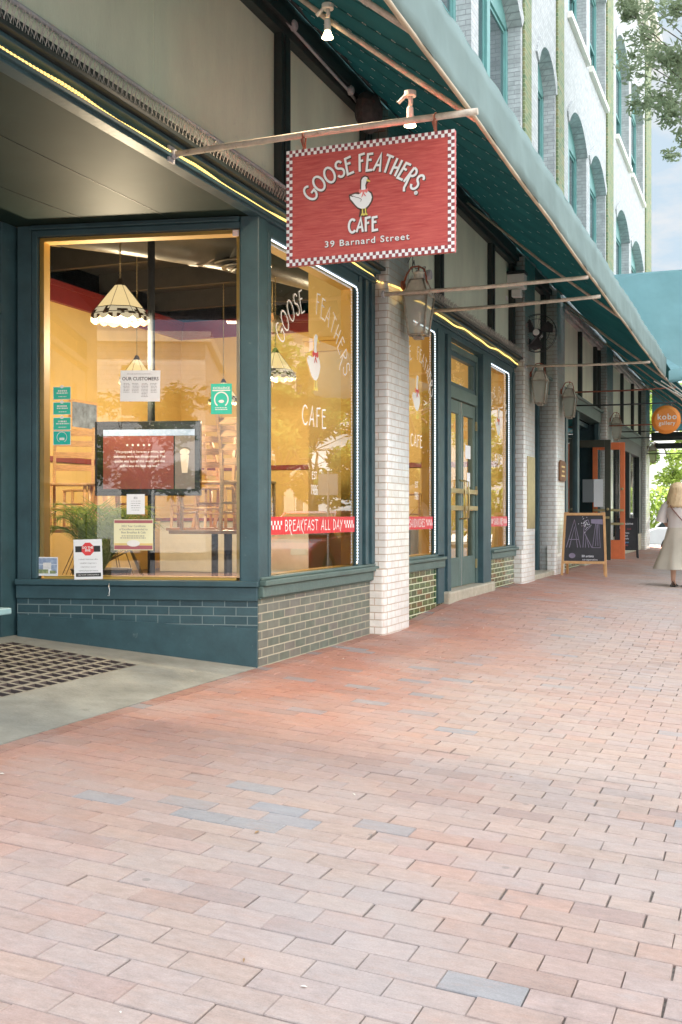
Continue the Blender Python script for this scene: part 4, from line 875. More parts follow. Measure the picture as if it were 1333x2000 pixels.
# ================================================================== HANGING SIGN AND POLE
t = thing('awning_pole', 'pale round pole that carries the red hanging sign', 'pole', (0, 5.93, 3.38), 0, 'poles from the shopfront to the awning')
m_ = MB(); m_.tube([(.03, 0, 0), (1.0, 0, .01), (2.0, 0, .005)], .019, 10); m_.build('rod', M['iron'], t)
m_ = MB(); m_.box(.03, .045, -.035, .035, -.05, .05); m_.tube([(.045, 0, 0), (.075, 0, 0)], .028, 10); m_.build('wall_bracket', M['conduit'], t)
S = thing('hanging_sign', 'red wooden cafe sign with a checkered border and a white goose, hung from the pole', 'sign', (1.353, 5.93, 2.609))
SW, SH = 1.036, .689
m_ = MB(); m_.box(-SW / 2, SW / 2, -.016, .016, 0, SH); m_.build('sign_board', M['sign'], S, bevel=.003)
chk = MB(); cs = .0197; nxn = round(SW / cs); nzn = round(SH / cs); cx = SW / nxn; cz = SH / nzn; drk = MB()
for i in range(nxn):
    for j in range(nzn):
        if i in (0, 1, nxn - 1, nxn - 2) or j in (0, 1, nzn - 1, nzn - 2):
            for sgn in (-1, 1):
                x0, z0 = -SW / 2 + i * cx, j * cz; tgt = chk if (i + j) % 2 == 0 else drk; yy = sgn * .0172
                q = [(x0, yy, z0), (x0 + cx, yy, z0), (x0 + cx, yy, z0 + cz), (x0, yy, z0 + cz)]
                tgt.quad(*(q if sgn < 0 else q[::-1]))
chk.build('checker_border', M['white'], S); drk.build('checker_border', M['maroon'], S)
sh = MB(); wt = MB(); FS = FY(-.0178, 0, 0)
for mbx, dx, dz, lf, lw in ((sh, .004, -.005, 0, .016), (wt, 0, 0, .0025, .0135)):
    stroke_word(mbx, 'GOOSE', FS, .098, lw, lambda xc: (lambda a: (a[0] + dx, a[1] + dz, a[2]))(arc_at(-.035, .515, .40)(xc - .205)), wx=.98, lift=lf, gap=.06)
    stroke_word(mbx, 'FEATHERS.', FS, .098, lw, lambda xc: (lambda a: (a[0] + dx, a[1] + dz, a[2]))(arc_at(-.035, .515, .40)(xc + .185)), wx=.86, lift=lf, gap=.10)
    stroke_word(mbx, 'CAFE', FS, .078, lw, line_at(-.03 + dx, .163 + dz), wx=1.0, lift=lf, gap=.14)
    put(mbx, text_geo('39 Barnard Street', .052, bold=.0006, sp=1.18, xs=1.16), FS, -.01 + dx * .6, .092 + dz * .6, lf)
sh.build('letter_shadow', M['shadow'], S); wt.build('lettering', M['white'], S)
mbs = {k: MB() for k in ('white', 'bill', 'bow', 'outline')}
goose(mbs, FS @ Matrix.Translation((-.035, .245, 0)), .222, .0005)
g_ = mbs['outline'].build('goose_outline', M['shadow'], S); mbs['white'].build('goose', M['white'], S); mbs['bill'].build('goose_bill', M['bill'], S); mbs['bow'].build('goose_bow', M['bowpink'], S)
for x in (-.41, .40):
    m_ = MB(); m_.tube([(x, 0, .66), (x + .003, -.024, .72), (x, -.026, .78), (x + .004, 0, .80), (x, .026, .78), (x - .002, .020, .73), (x + .006, .0, .69)], .006, 6); m_.tube([(x, 0, .69), (x + .002, -.02, .70), (x - .01, -.022, .745), (x + .01, -.02, .76)], .005, 6); m_.build('hanger', M['rust'], S)
# other poles
POL = [((.15, 9.62, 3.20), (1.92, 10.5, 3.40), 'pale pole crossing in front of the nearest wall lantern'), ((.03, 11.15, 3.31), (1.92, 11.36, 3.38), 'pale pole just beyond the nearest wall lantern, over the second shop window'),
       ((.15, 16.1, 3.36), (1.92, 16.5, 3.385), 'brownish pole at the second brick pier, below the wall fan'), ((.03, 21.05, 3.50), (1.92, 21.4, 3.55), 'thin dark pole above the open olive door'),
       ((.03, 20.6, 3.20), (2.0, 20.7, 3.2), 'thin dark pole leading to the round orange sign'), ((.15, 25.3, 3.18), (2.2, 25.4, 3.22), 'thin dark pole at the fourth brick pier, uppermost of three'),
       ((.03, 27.2, 3.18), (2.4, 27.3, 3.2), 'thin dark pole in front of the distant blue canopy, upper of a close pair'), ((.03, 28.0, 3.08), (2.4, 28.0, 3.1), 'thin dark pole in front of the distant blue canopy, lower of a close pair'), ((.15, 33.8, 3.0), (2.6, 33.8, 3.0), 'farthest thin pole, at the last brick pier')]
for i, (a, b, lab) in enumerate(POL):
    t = thing('awning_pole', lab, 'pole', a, 0, 'poles from the shopfront to the awning'); d = tuple(b[k] - a[k] for k in range(3))
    m_ = MB(); m_.tube([(0, 0, 0), (d[0] / 2, d[1] / 2, d[2] / 2 - .012), d], .019 if i < 3 else .014, 8); m_.build('rod', M['iron'] if i < 3 else M['rust'] if i in (3, 5) else M['black'], t)
    m_ = MB(); m_.lathe([(.0, 0), (.035, 0), (.035, .02), (0, .02)], (0, 0, 0), 10, 'x'); m_.build('wall_bracket', M['conduit'], t)

# ================================================================== AWNINGS
AW = thing('long_awning', 'long teal fabric awning with a pale valance over the cafe pavement', 'awning', (0, -3, 5.1))
def AP(x, y, z): return (x, y + 3, z - 5.1)
YA0, YA1 = 2.7, 19.15; SEG = .52
nseg = int((YA1 - YA0) / (SEG / 3)); mb = MB(); mb.sm = True
ns = 6
def aw_pt(s_, y):
    x = .03 + s_ * 1.88; z = 5.20 - s_ * 1.42
    ph = (y / SEG) % 1.0
    sag = -.055 * math.sin(math.pi * ph) - .05 * math.sin(math.pi * s_)
    return AP(x, y, z + sag)
VV = []
yy = [YA0 + (YA1 - YA0) * i / nseg for i in range(nseg + 1)]
for y in yy:
    for k in range(ns + 1): VV.append(aw_pt(k / ns, y))
FF = [(i * (ns + 1) + k, (i + 1) * (ns + 1) + k, (i + 1) * (ns + 1) + k + 1, i * (ns + 1) + k + 1) for i in range(nseg) for k in range(ns)]
mb.add(VV, FF); mb.sm = False; mb.mi = 1
y = 3.9
while y < 14:     # eyelets along each hem of the lining
    for k in range(1, 19):
        s_ = k / 19.0; c = Vector(aw_pt(s_, y)) + Vector((-.006, 0, -.012)); n_ = Vector((-.6, 0, -.8)); e1 = Vector((.8, 0, -.6)); e2 = Vector((0, 1, 0)); r_ = .019
        if y > 11 and k % 2: continue
        vs = [c + e1 * r_ * math.cos(R(a)) + e2 * r_ * math.sin(R(a)) for a in range(0, 360, 60)] + [c + e1 * r_ * .6 * math.cos(R(a)) + e2 * r_ * .6 * math.sin(R(a)) for a in range(0, 360, 60)]
        mb.add(vs, [(i, (i + 1) % 6, 6 + (i + 1) % 6, 6 + i) for i in range(6)])
    y += SEG
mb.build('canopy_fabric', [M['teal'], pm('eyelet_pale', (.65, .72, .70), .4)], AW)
# dark hem ribs
mb = MB(); y = math.floor(YA0 / SEG) * SEG + SEG
while y < YA1:
    mb.tube([Vector(aw_pt(k / 6, y)) + Vector((-.01, 0, -.012)) for k in range(7)], .006, 5); y += SEG
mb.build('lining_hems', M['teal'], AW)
# top sheet
mb = MB(); mb.quad(AP(0, YA0, 5.23), AP(1.93, YA0, 3.80), AP(1.93, YA1, 3.80), AP(0, YA1, 5.23)); mb.build('top_sheet', fabricmat('awning_top', (.20, .45, .43), .5), AW)
# valance
mb = MB(); mb.sm = True; nv = 260; rows = 5; VV = []
for i in range(nv + 1):
    y = YA0 + (YA1 - YA0) * i / nv
    for k in range(rows):
        z = 3.435 + (3.80 - 3.435) * k / (rows - 1); x = 1.935 + .007 * math.sin(y * 5.1 + k * .6) * (1 - k / rows) + .005 * math.sin(y * 13.7 + k) + .004 * math.sin(y * 1.9)
        VV.append(AP(x, y, z + .006 * math.sin(y * 2.3)))
mb.add(VV, [(i * rows + k, (i + 1) * rows + k, (i + 1) * rows + k + 1, i * rows + k + 1) for i in range(nv) for k in range(rows - 1)])
o = mb.build('valance', M['valance'], AW); sd = o.modifiers.new('thick', 'SOLIDIFY'); sd.thickness = .006
mb = MB(); mb.tube([AP(1.925, YA0 + (YA1 - YA0) * i / 40, 3.432 + .006 * math.sin(i)) for i in range(41)], .013, 8); mb.build('front_bar', M['tan'], AW)
mb = MB(); mb.tube([AP(1.90, YA0, 3.80), AP(1.90, YA1, 3.80)], .02, 8); mb.tube([AP(.06, YA0, 5.14), AP(.06, YA1, 5.14)], .02, 8); mb.build('frame_rail', M['black'], AW)
RAFT = [2.75, 4.95, 6.2, 13.0, 19.0]
for y in RAFT:
    mb = MB(); mb.tube([AP(1.92, y, 3.44), AP(1.0, y, 4.17), AP(.08, y, 4.98)], .016, 8); mb.build('rafter', M['iron'], AW)
# canopy beyond: projects over the pavement, its near gable facing us
CN = thing('corner_canopy', 'large pale teal canopy projecting further out beyond the end of the long awning', 'awning', (1.6, 19.3, 3.5))
mb = MB(); mb.sm = True; nx_, nz_ = 24, 8; VV = []
for i in range(nx_ + 1):
    for k in range(nz_ + 1):
        x = .25 + 4.3 * i / nx_; z = 3.50 + (1.78 + .06 * math.sin(i * .45) * 0) * k / nz_
        zt = 5.27 + .05 * math.sin(min(1, max(0, (x - .8) / 1.5)) * math.pi / 2)
        zb_ = max(3.5, 5.27 - .755 * x); zt = max(zt, zb_ + .01); z = zb_ + (zt - zb_) * k / nz_ + (.02 * math.sin(i * 1.9) if k == 0 and x > 2 else 0)
        yv = .0 + .03 * math.sin(x * 3.1 + 1) * math.sin(k / nz_ * math.pi) + (.035 * math.sin(i * 2.2) if k == 0 else 0) + .10 * (k / nz_)
        VV.append((x - 1.6, yv, z - 3.5))
mb.add(VV, [(i * (nz_ + 1) + k, (i + 1) * (nz_ + 1) + k, (i + 1) * (nz_ + 1) + k + 1, i * (nz_ + 1) + k + 1) for i in range(nx_) for k in range(nz_)])
mb.build('gable_panel', M['canopy'], CN)
mb = MB(); mb.sm = True; VV = []; nf = 40
for i in range(nf + 1):
    x = 1.96 + 2.6 * i / nf
    for k, (dz, dy) in enumerate(((.10, -.02), (.03, -.05), (-.05, -.045), (-.10, .0), (-.06, .05))):
        VV.append((x - 1.6, dy + .012 * math.sin(i * 1.3 + k), dz * (1 + .15 * math.sin(i * .9)) + .035 * math.sin(i * .35)))
mb.add(VV, [(i * 5 + k, (i + 1) * 5 + k, (i + 1) * 5 + k + 1, i * 5 + k + 1) for i in range(nf) for k in range(4)]); mb.build('rolled_hem', M['canopy'], CN)
# roof and lining of the far canopy: slope continues beside the wall then flat out
mb = MB(); mb.sm = False
for (a, b) in (((.03, 5.20), (1.91, 3.75)),):
    mb.quad((a[0] - 1.6, -.1, a[1] - 3.5), (b[0] - 1.6, -.1, b[1] - 3.5), (b[0] - 1.6, 16.6, b[1] - 3.5), (a[0] - 1.6, 16.6, a[1] - 3.5))
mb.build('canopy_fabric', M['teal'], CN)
mb = MB(); mb.quad((-1.5, .1, 1.84), (2.9, .1, 1.84), (2.9, 16.6, 1.84), (-1.5, 16.6, 1.84)); mb.build('top_sheet', M['canopy'], CN)
mb = MB(); mb.box(-1.45, 2.9, 16.3, 16.36, .30, 1.75); mb.build('far_end_panel', M['canopy'], CN)
mb = MB(); mb.box(-1.45, 2.9, 16.2, 16.5, -.25, -.08); mb.box(-1.45, 2.9, 16.0, 16.3, .0, .25); mb.build('end_beam', M['blackgreen'], CN)
mb = MB()
for y in (1, 4, 7, 10, 13): mb.tube([(.32, y, .0), (-1.5, y, 1.45)], .016, 6)
mb.tube([(.32, -.1, -.03), (.32, 16.4, -.03)], .014, 6); mb.build('canopy_frame', M['iron'], CN)
mb = MB()
for k in range(5): mb.tube([(.1 + k * .12, .1, -.05 - .0 * k), (.45 + k * .1, .3, -.25 - .03 * k), (.8 + k * .16, .5, -.45)], .010, 6)
mb.build('loose_straps', M['offwhite'], CN)

# ================================================================== LANTERNS
def lantern():
    t = thing('wall_lantern', 'x', 'lantern', (0, 0, 0), 0, 'weathered lanterns on the brick piers')
    # local: wall plane x=0, lantern centre x=.17, z origin at bottom of body
    def ring(w_, z): return [(.17 - w_, -w_, z), (.17 + w_, -w_, z), (.17 + w_, w_, z), (.17 - w_, w_, z)]
    g = MB(); a, b = ring(.072, .03), ring(.115, .40)
    for k in range(4): k2 = (k + 1) % 4; g.quad(a[k], a[k2], b[k2], b[k])
    g.build('glass', M['lampglass'], t)
    f = MB(); r0 = ring(.078, .02); r1 = ring(.122, .40); r2 = ring(.065, .56); r3 = ring(.05, .58)
    for k in range(4): f.tube([r0[k], r1[k]], .011, 6); f.tube([r1[k], r2[k]], .010, 6); f.tube([r0[k], r0[(k + 1) % 4]], .009, 6); f.tube([r1[k], r1[(k + 1) % 4]], .009, 6); f.tube([r2[k], r2[(k + 1) % 4]], .007, 6)
    f.box(.17 - .045, .17 + .045, -.045, .045, -.02, .012); f.build('lantern_frame', M['brass2'], t)
    rf = MB(); 
    for k in range(4): k2 = (k + 1) % 4; rf.quad(r1[k], r1[k2], r2[k2], r2[k])
    rf.quad(*r2); rf.lathe([(.05, .565), (.05, .62), (.062, .635), (.0, .66)], (.17, 0, 0), 12); rf.build('lantern_roof', M['patina'], t)
    b_ = MB(); b_.lathe([(.0, 0), (.05, 0), (.05, .02), (0, .02)], (0, 0, .52), 12, 'x'); b_.tube([(.01, 0, .52), (.05, -.015, .62), (.10, -.02, .69), (.17, 0, .70), (.22, .02, .67), (.24, .02, .60), (.25, .02, .45)], .009, 6); b_.tube([(.17, 0, .64), (.17, 0, .70)], .008, 6); b_.build('bracket', M['rust'], t)
    c = MB(); c.tube([(.17, 0, .02), (.17, 0, .14)], .014, 8); c.lathe([(.0, .14), (.02, .16), (.026, .21), (.012, .26), (0, .28)], (.17, 0, 0), 10); c.build('mantle', M['white'], t)
    return t
M['brass2'] = pm('weathered_frame', (.27, .24, .19), .6, var=.3, vs=20); M['patina'] = pm('patina_roof', (.52, .50, .42), .6, var=.25, vs=10)
lan = lantern()
for i, (y, z, lab) in enumerate([(10.22, 2.88, 'weathered wall lantern on the nearest white brick pier, largest of the row'), (16.5, 2.82, 'wall lantern below the round fan on the second brick pier'), (19.15, 2.84, 'wall lantern on the third brick pier, above the small wooden plaque'), (25.6, 2.88, 'wall lantern on the fourth brick pier, above the orange door'), (34.2, 2.75, 'farthest wall lantern, on the last pier before the bright street')]):
    o = lan if i == 0 else copy_thing(lan); o['label'] = lab; o.location = (.15, y, z)
    s = 1.0 if i == 0 else .9; o.scale = (s, s, s)

# ================================================================== FAN, SECURITY LIGHT, CAMERA, SPOTS, SPEAKER
t = thing('wall_fan', 'black caged round fan with a white hub mounted on the second brick pier', 'fan', (.15, 16.42, 3.89))
m_ = MB()
for k in range(28):
    a = 2 * math.pi * k / 28
    m_.tube([(.13 + .04 * math.cos(a), -.13 - .00, .04 * math.sin(a)) , (.13 + .20 * math.cos(a), -.14, .20 * math.sin(a)), (.13 + .285 * math.cos(a), -.07, .285 * math.sin(a))], .0022, 4)
for r_, y_ in ((.285, -.07), (.2, -.14), (.285, .0)): m_.tube([(.13 + r_ * math.cos(2 * math.pi * k / 36), y_, r_ * math.sin(2 * math.pi * k / 36)) for k in range(37)], .005, 5)
m_.build('cage', M['black'], t)
m_ = MB(); m_.lathe([(0, -.16), (.045, -.155), (.05, -.13), (0, -.12)], (.13, 0, 0), 20, 'y'); m_.build('hub', M['white'], t)
m_ = MB()
for k in range(3):
    a0 = 2 * math.pi * k / 3 + .4
    pts = [(.05, -.3), (.24, -.45), (.265, .0), (.24, .45), (.05, .5)]
    m_.add([(.13 + r_ * math.cos(a0 + d), -.06 + .05 * d, r_ * math.sin(a0 + d)) for r_, d in pts], [(0, 1, 2, 3, 4)])
m_.build('blades', pm('fan_blade', (.06, .05, .05), .4), t)
m_ = MB(); m_.lathe([(0, -.05), (.07, -.04), (.07, .1), (0, .12)], (.13, 0, 0), 14, 'y'); m_.tube([(.13, .05, -.02), (.05, .04, -.10), (.0, .02, -.16)], .018, 8); m_.box(-.0, .02, -.03, .07, -.24, -.08); m_.build('motor_mount', M['black'], t)
t = thing('security_light', 'white box floodlight with a small round camera at the top of the second brick pier', 'light', (.15, 15.98, 4.35))
m_ = MB(); m_.box(-.20, .06, -.22, -.02, .12, .33); m_.box(-.14, .0, -.18, -.05, .0, .11); m_.build('housing', M['white'], t, bevel=.012)
m_ = MB(); m_.box(-.22, .07, -.24, .0, .335, .37); m_.tube([(-.1, -.02, .3), (-.1, .1, .3)], .02); m_.build('bracket', M['black'], t, bevel=.005)
m_ = MB(); m_.lathe([(.0, -.30), (.045, -.29), (.055, -.24), (.05, -.17), (0, -.15)], (-.24, 0, -.02), 16, 'y'); m_.build('camera_ball', M['white'], t)
m_ = MB(); m_.lathe([(0, -.302), (.03, -.301), (.0, -.29)], (-.24, 0, -.02), 12, 'y'); m_.build('lens', M['black'], t)
def spot(name, label, loc, tilt):
    t = thing(name, label, 'spotlight', loc, 0, 'small spotlights under the awning'); t.scale = (.82, .82, .82)
    m_ = MB(); m_.lathe([(0, .0), (.045, 0), (.045, -.035), (0, -.035)], (0, 0, .19), 12); m_.tube([(-.03, 0, .17), (-.09, 0, .12)], .014); m_.tube([(.0, 0, .155), (.005, 0, .12), (0, 0, .07)], .017, 8); m_.build('junction_box', M['offwhite'], t)
    m_ = MB(); m_.lathe([(.018, .08), (.024, .07), (.026, .0), (.024, -.01)], (0, 0, 0), 14); m_.build('socket', M['white'], t)
    m_ = MB(); m_.lathe([(.022, -.005), (.030, -.03), (.045, -.06), (.0, -.061)], (0, 0, 0), 16); m_.build('bulb', M['bulb'], t)
    l_ = bpy.data.lights.new('bulb_light', 'SPOT'); l_.energy = 38; l_.color = (1, .80, .56); l_.spot_size = R(150); l_.spot_blend = .6; l_.shadow_soft_size = .03
    lo = bpy.data.objects.new('bulb_light', l_); COL.objects.link(lo); lo.parent = t; lo.location = (0, 0, -.075)
    return t
s1 = spot('spotlight', 'lit spotlight bulb hanging high under the awning above the sign', (1.0, 6.16, 4.10), 0)
s2 = spot('spotlight', 'lit bulb just behind the sign pole near its right hanger', (1.53, 6.16, 3.49), 0)
m_ = MB(); m_.lathe([(0, .0), (.08, .01), (.17, .06), (.19, .12), (.15, .2), (.05, .24), (0, .25)], (0, 0, 0), 16, 'x'); o = m_.build('horn_speaker', pm('sooty_metal', (.05, .042, .04), .8, var=.5, vs=12, bump=.5)); o.location = (.03, 9.25, 4.78); tag(o, 'sooty round horn speaker at the top of the nearest brick pier', 'speaker')
# conduits
def conduit(name, label, pts, r_, boxes=()):
    t = thing(name, label, 'conduit', pts[0]); o0 = Vector(pts[0])
    m_ = MB(); m_.tube([Vector(p) - o0 for p in pts], r_, 8); m_.build('pipe', M['conduit'], t)
    for b in boxes:
        b = Vector(b) - o0; m_ = MB(); m_.lathe([(0, 0), (.04, 0), (.045, .03), (.03, .045), (0, .045)], tuple(b), 10, 'x'); m_.build('junction_box', M['conduit'], t)
conduit('conduit', 'grey cable conduit with clips running just above the bird spikes', [(-.03, 3.6, 3.71), (-.01, 4.6, 3.70), (-.0, 5.8, 3.69), (0, 7.4, 3.70), (.03, 7.8, 3.66), (.035, 8.6, 3.52)], .014)
conduit('conduit', 'thin conduit with round junction boxes along the black beam under the awning', [(.05, 6.0, 4.95), (.055, 7.2, 4.965), (.05, 7.95, 4.93), (.06, 8.5, 4.90), (.05, 9.0, 4.90), (.05, 9.3, 4.86)], .013, [(.05, 7.75, 4.95), (.05, 9.0, 4.90)])
t = thing('tangled_lamp', 'tangled grey flood lamp and wires behind the nearest wall lantern', 'light', (.02, 11.0, 3.62))
m_ = MB(); m_.lathe([(0, 0), (.04, .01), (.055, .08), (.05, .10), (0, .09)], (.08, .05, .06), 12, 'x'); m_.tube([(.0, 0, .0), (.05, -.03, .1), (.09, .03, .05), (.12, .0, .12)], .012, 6); m_.build('lamp_head', M['conduit'], t)
m_ = MB(); m_.tube([(.14, -.5, .0), (.10, -.3, .14), (.05, -.1, .10), (.1, .1, .16), (.05, .2, .02)], .005, 5); m_.tube([(.16, -.7, .02), (.12, -.4, .2), (.05, -.2, .05), (.0, 0, .08)], .004, 5); m_.build('wires', M['black'], t)

# ================================================================== BIRD SPIKES
def spikes(y0, y1, label):
    t = thing('bird_spikes', label, 'bird spikes', (.02, y0, 3.486), 0, 'bird spike strips on the ledge')
    m_ = MB(); m_.box(.03, .08, 0, y1 - y0, 0, .006); m_.build('spike_base', M['spike'], t)
    m_ = MB(); y = 0; i = 0; rr = random.Random(4)
    while y < y1 - y0:
        h = .115 + rr.uniform(-.01, .01)
        m_.tube([(.075, y, 0), (.115, y + .022 + rr.uniform(-.004, .004), h * .95)], .0026, 4, False); m_.tube([(.075, y + .012, 0), (.112, y - .008, h * .9)], .0026, 4, False)
        m_.tube([(.05, y + .02, 0), (.055, y + .025 + rr.uniform(-.006, .006), h)], .0022, 4, False); m_.tube([(.04, y + .01, 0), (.0, y + .0, h * .95)], .0022, 4, False)
        y += .046
    tag(m_.build('spikes', M['spike'], t), kind='stuff')
spikes(3.6, 9.7, 'row of plastic bird spikes on the black ledge left of the red sign'); spikes(10.6, 16.0, 'row of bird spikes on the ledge over the second shopfront bay')
# ================================================================== ROPE LIGHTS
def rope(label, pts, r_, mat_, beads=True, pitch=.028):
    t = thing('rope_light', label, 'rope light', pts[0], 0, 'rope lights round the shop windows'); o0 = Vector(pts[0])
    P_ = [Vector(p) - o0 for p in pts]
    m_ = MB(); m_.tube(P_, r_ * .8, 6); m_.build('tube', M['ropeclear'], t)
    m_ = MB()
    for a, b in zip(P_[:-1], P_[1:]):
        n_ = max(1, int((b - a).length / pitch))
        for i in range(n_):
            c = a.lerp(b, (i + .5) / n_); d = (b - a).normalized() * pitch * .28; m_.tube([c - d, c + d], r_ * 1.05, 6)
    tag(m_.build('diodes', mat_, t), kind='stuff')
M['ropeclear'] = em('clear_rope', (.9, .7, .35), .08)
wob = lambda y: .008 * math.sin(y * 4.3) + .005 * math.sin(y * 9.1 + 1)
pts = []; y = 3.2
y = 3.7
while y < 9.75: pts.append((.040, y, 3.395 + wob(y))); y += .18
pts += [(.05, 9.77, 3.36), (.165, 9.82, 3.33), (.165, 10.1, 3.35), (.17, 10.3, 3.30)]
rope('warm yellow rope light along the green fascia left of the nearest pier', pts, .009, M['glowyel'])
pts = [(.05, 10.5, 3.36)]; y = 10.7
while y < 16.1: pts.append((.042, y, 3.41 + wob(y * .8) * 1.6)); y += .18
rope('warm yellow rope light over the second shopfront bay', pts, .009, M['glowyel'])
for y0, y1, z0, z1, lab in ((7.46, 9.335, .68, 3.215, 'cool white rope light framing the window with the breakfast band'), (10.66, 11.845, .70, 3.20, 'cool white rope light round the window with the sandwiches band'), (14.52, 15.645, .70, 3.20, 'cool white rope light round the far cafe window right of the double door')):
    rope(lab, [(.008, y0, z1), (.008, y1 - .03, z1), (.008, y1 - .0, z1 - .03), (.008, y1, z0 + .03), (.008, y1 - .02, z0)], .0075, M['glowwhite'])

# ================================================================== CAFE INTERIOR THINGS
def lamp(label, loc, chain, r_=.25, energy=60):
    t = thing('pendant_lamp', label, 'lamp', loc, 0, 'lit leaded glass lamps hanging in the cafe')
    n_ = 8
    m_ = MB(); prof = [(.045, .285), (r_ * .46, .19), (r_ * .80, .075)]
    m_.lathe(prof, n=n_, ph=.2); m_.build('shade', M['lampshade'], t)
    m_ = MB(); VV = []; nn = 96; rl = random.Random(int(abs(loc[0] * 100)))
    prs = [(.80, .075), (.88, .05), (.95, .028), (1.0, .005), (1.01, -.015)]
    for i in range(nn):
        a = 2 * math.pi * i / nn + .2; poly = math.cos(math.pi / n_) / math.cos(((a - .2) % (2 * math.pi / n_)) - math.pi / n_)
        sc = abs(math.sin((a - .2) * n_))
        for k, (rk, zk) in enumerate(prs): VV.append((r_ * rk * poly * math.cos(a), r_ * rk * poly * math.sin(a), zk - (.022 * sc if k == 4 else 0)))
    rowpat = [[0 if rl.random() < (.8, .35, .5, .45)[q_] else 1 for _ in range(nn // 2)] for q_ in range(4)]
    for k in range(4):
        for i in range(nn):
            i2 = (i + 1) % nn; m_.mi = rowpat[k][i // 2]
            m_.add([VV[i * 5 + k], VV[i2 * 5 + k], VV[i2 * 5 + k + 1], VV[i * 5 + k + 1]], [(0, 1, 2, 3)])
    m_.build('scalloped_skirt', [M['lampclear'], pm('brown_glass', (.14, .09, .05), .2)], t)
    m_ = MB()
    for i in range(n_):
        a = 2 * math.pi * i / n_ + .2; pr = [(r * math.cos(a) * 1.01, r * math.sin(a) * 1.01, h) for r, h in prof + [(r_ * .98, .03)]]; m_.tube(pr, .0024, 4)
    for rr_, hh in ((r_ * .80, .075), (r_ * .97, .02), (.046, .285)):
        m_.tube([(rr_ * math.cos(2 * math.pi * i / n_ + .2), rr_ * math.sin(2 * math.pi * i / n_ + .2), hh) for i in range(n_ + 1)], .004, 4)
    m_.lathe([(.0, .35), (.02, .34), (.048, .285), (.0, .285)], n=12); m_.build('lead_lines', M['lead'], t)
    m_ = MB(); z = .35; i = 0
    while z < chain:
        c = [(.008 * math.cos(a), 0, .016 * math.sin(a)) for a in [2 * math.pi * k / 8 for k in range(9)]]
        m_.tube([((x if i % 2 else 0), (0 if i % 2 else x), z + h) for x, _, h in c], .0028, 4, False); z += .026; i += 1
    m_.tube([(.006, 0, .35), (-.008, .004, chain * .6), (.004, 0, chain)], .003, 4); m_.build('chain', M['brass'], t)
    m_ = MB(); m_.lathe([(0, .20), (.03, .17), (.035, .12), (0, .09)], n=12); m_.build('bulb', M['bulb'], t)
    l_ = bpy.data.lights.new('lamp_light', 'POINT'); l_.energy = energy; l_.color = (1, .80, .54); l_.shadow_soft_size = .06
    lo = bpy.data.objects.new('lamp_light', l_); COL.objects.link(lo); lo.parent = t; lo.location = (0, 0, -.24)
    return t
LE = 16
lamp('largest lit leaded glass lamp, hanging nearest behind the splayed window', (-1.70, 8.04, 2.83), 2.0, .265, LE * 2.2)
lamp('lit leaded glass lamp half hidden behind the white notice', (-4.13, 12.19, 2.87), 2.0, .25, LE * 1.6)
lamp('lit leaded glass lamp behind the tall mint poster', (-4.09, 14.54, 2.84), 2.0, .25, LE * 1.6)
lamp('lit leaded glass lamp seen behind the street window beside the corner post', (-1.88, 11.62, 2.76), 2.1, .25, LE * 1.3)
lamp('lit leaded glass lamp deep at the left side of the cafe room', (-4.3, 9.3, 2.9), 1.95, .25, LE * 1.6)
lamp('lit leaded glass lamp in the far part of the cafe beyond the double door', (-1.9, 14.6, 2.8), 2.0, .25, LE * 1.3)
# column, duct, vents
m_ = MB(); m_.tube([(0, 0, 0), (0, 0, 4.6)], .033, 14); o = m_.build('steel_column', pm('dark_column', (.05, .055, .06), .75, spec=.2)); o.location = (-1.62, 8.42, .24); tag(o, 'dark round steel column that carries the wall screen inside the cafe', 'column')
t = thing('air_duct', 'large round metal air duct under the dark cafe ceiling', 'duct', (-3.9, 8.6, 4.25))
m_ = MB(); m_.tube([(0, 0, 0), (.6, .8, 0), (1.2, 1.6, 0), (1.8, 2.6, 0), (2.3, 4.2, 0), (2.5, 7.5, 0)], .33, 20); m_.tube([(0, 0, 0), (-.9, -.5, .0), (-2.0, -.9, 0)], .33, 20); m_.build('duct_pipe', M['duct'], t)
m_ = MB()
for p_ in ((.6, .8, 0), (1.5, 2.1, 0)): m_.lathe([(.335, -.02), (.345, 0), (.335, .02)], p_, 20, 'y')
m_.build('duct_seam', M['steel'], t)
for i, (loc, lab) in enumerate([((-2.0, 11.0, 3.95), 'round ceiling air diffuser above the mint poster'), ((-3.0, 8.3, 3.9), 'round ceiling air diffuser at the upper left of the splayed window')]):
    m_ = MB()
    for r_, z in ((.34, 0), (.24, -.03), (.14, -.06)): m_.lathe([(r_ * .55, .05 + z), (r_, z), (r_ * .97, z - .012), (r_ * .6, .03 + z)], n=28)
    m_.lathe([(.2, .05), (.2, .95), (.19, .95)], n=20); o = m_.build('ceiling_diffuser', M['duct']); o.location = loc; tag(o, lab, 'air vent', 'round ceiling diffusers')
t = thing('ceiling_fan', 'small unlit brass ceiling fan near the top right of the splayed window', 'ceiling fan', (-2.7, 13.3, 3.72))
m_ = MB(); m_.lathe([(0, -.12), (.08, -.1), (.14, .0), (.1, .1), (0, .12)], n=18); m_.tube([(0, 0, .1), (0, 0, 1.1)], .012, 8); m_.build('motor', M['brass'], t)
m_ = MB()
for k in range(4):
    a = R(90 * k + 20); m_.add([(.12 * math.cos(a - .3), .12 * math.sin(a - .3), 0), (.62 * math.cos(a - .1), .62 * math.sin(a - .1), .01), (.62 * math.cos(a + .1), .62 * math.sin(a + .1), .03), (.12 * math.cos(a + .3), .12 * math.sin(a + .3), .02)], [(0, 1, 2, 3)])
m_.build('blades', M['wood'], t)
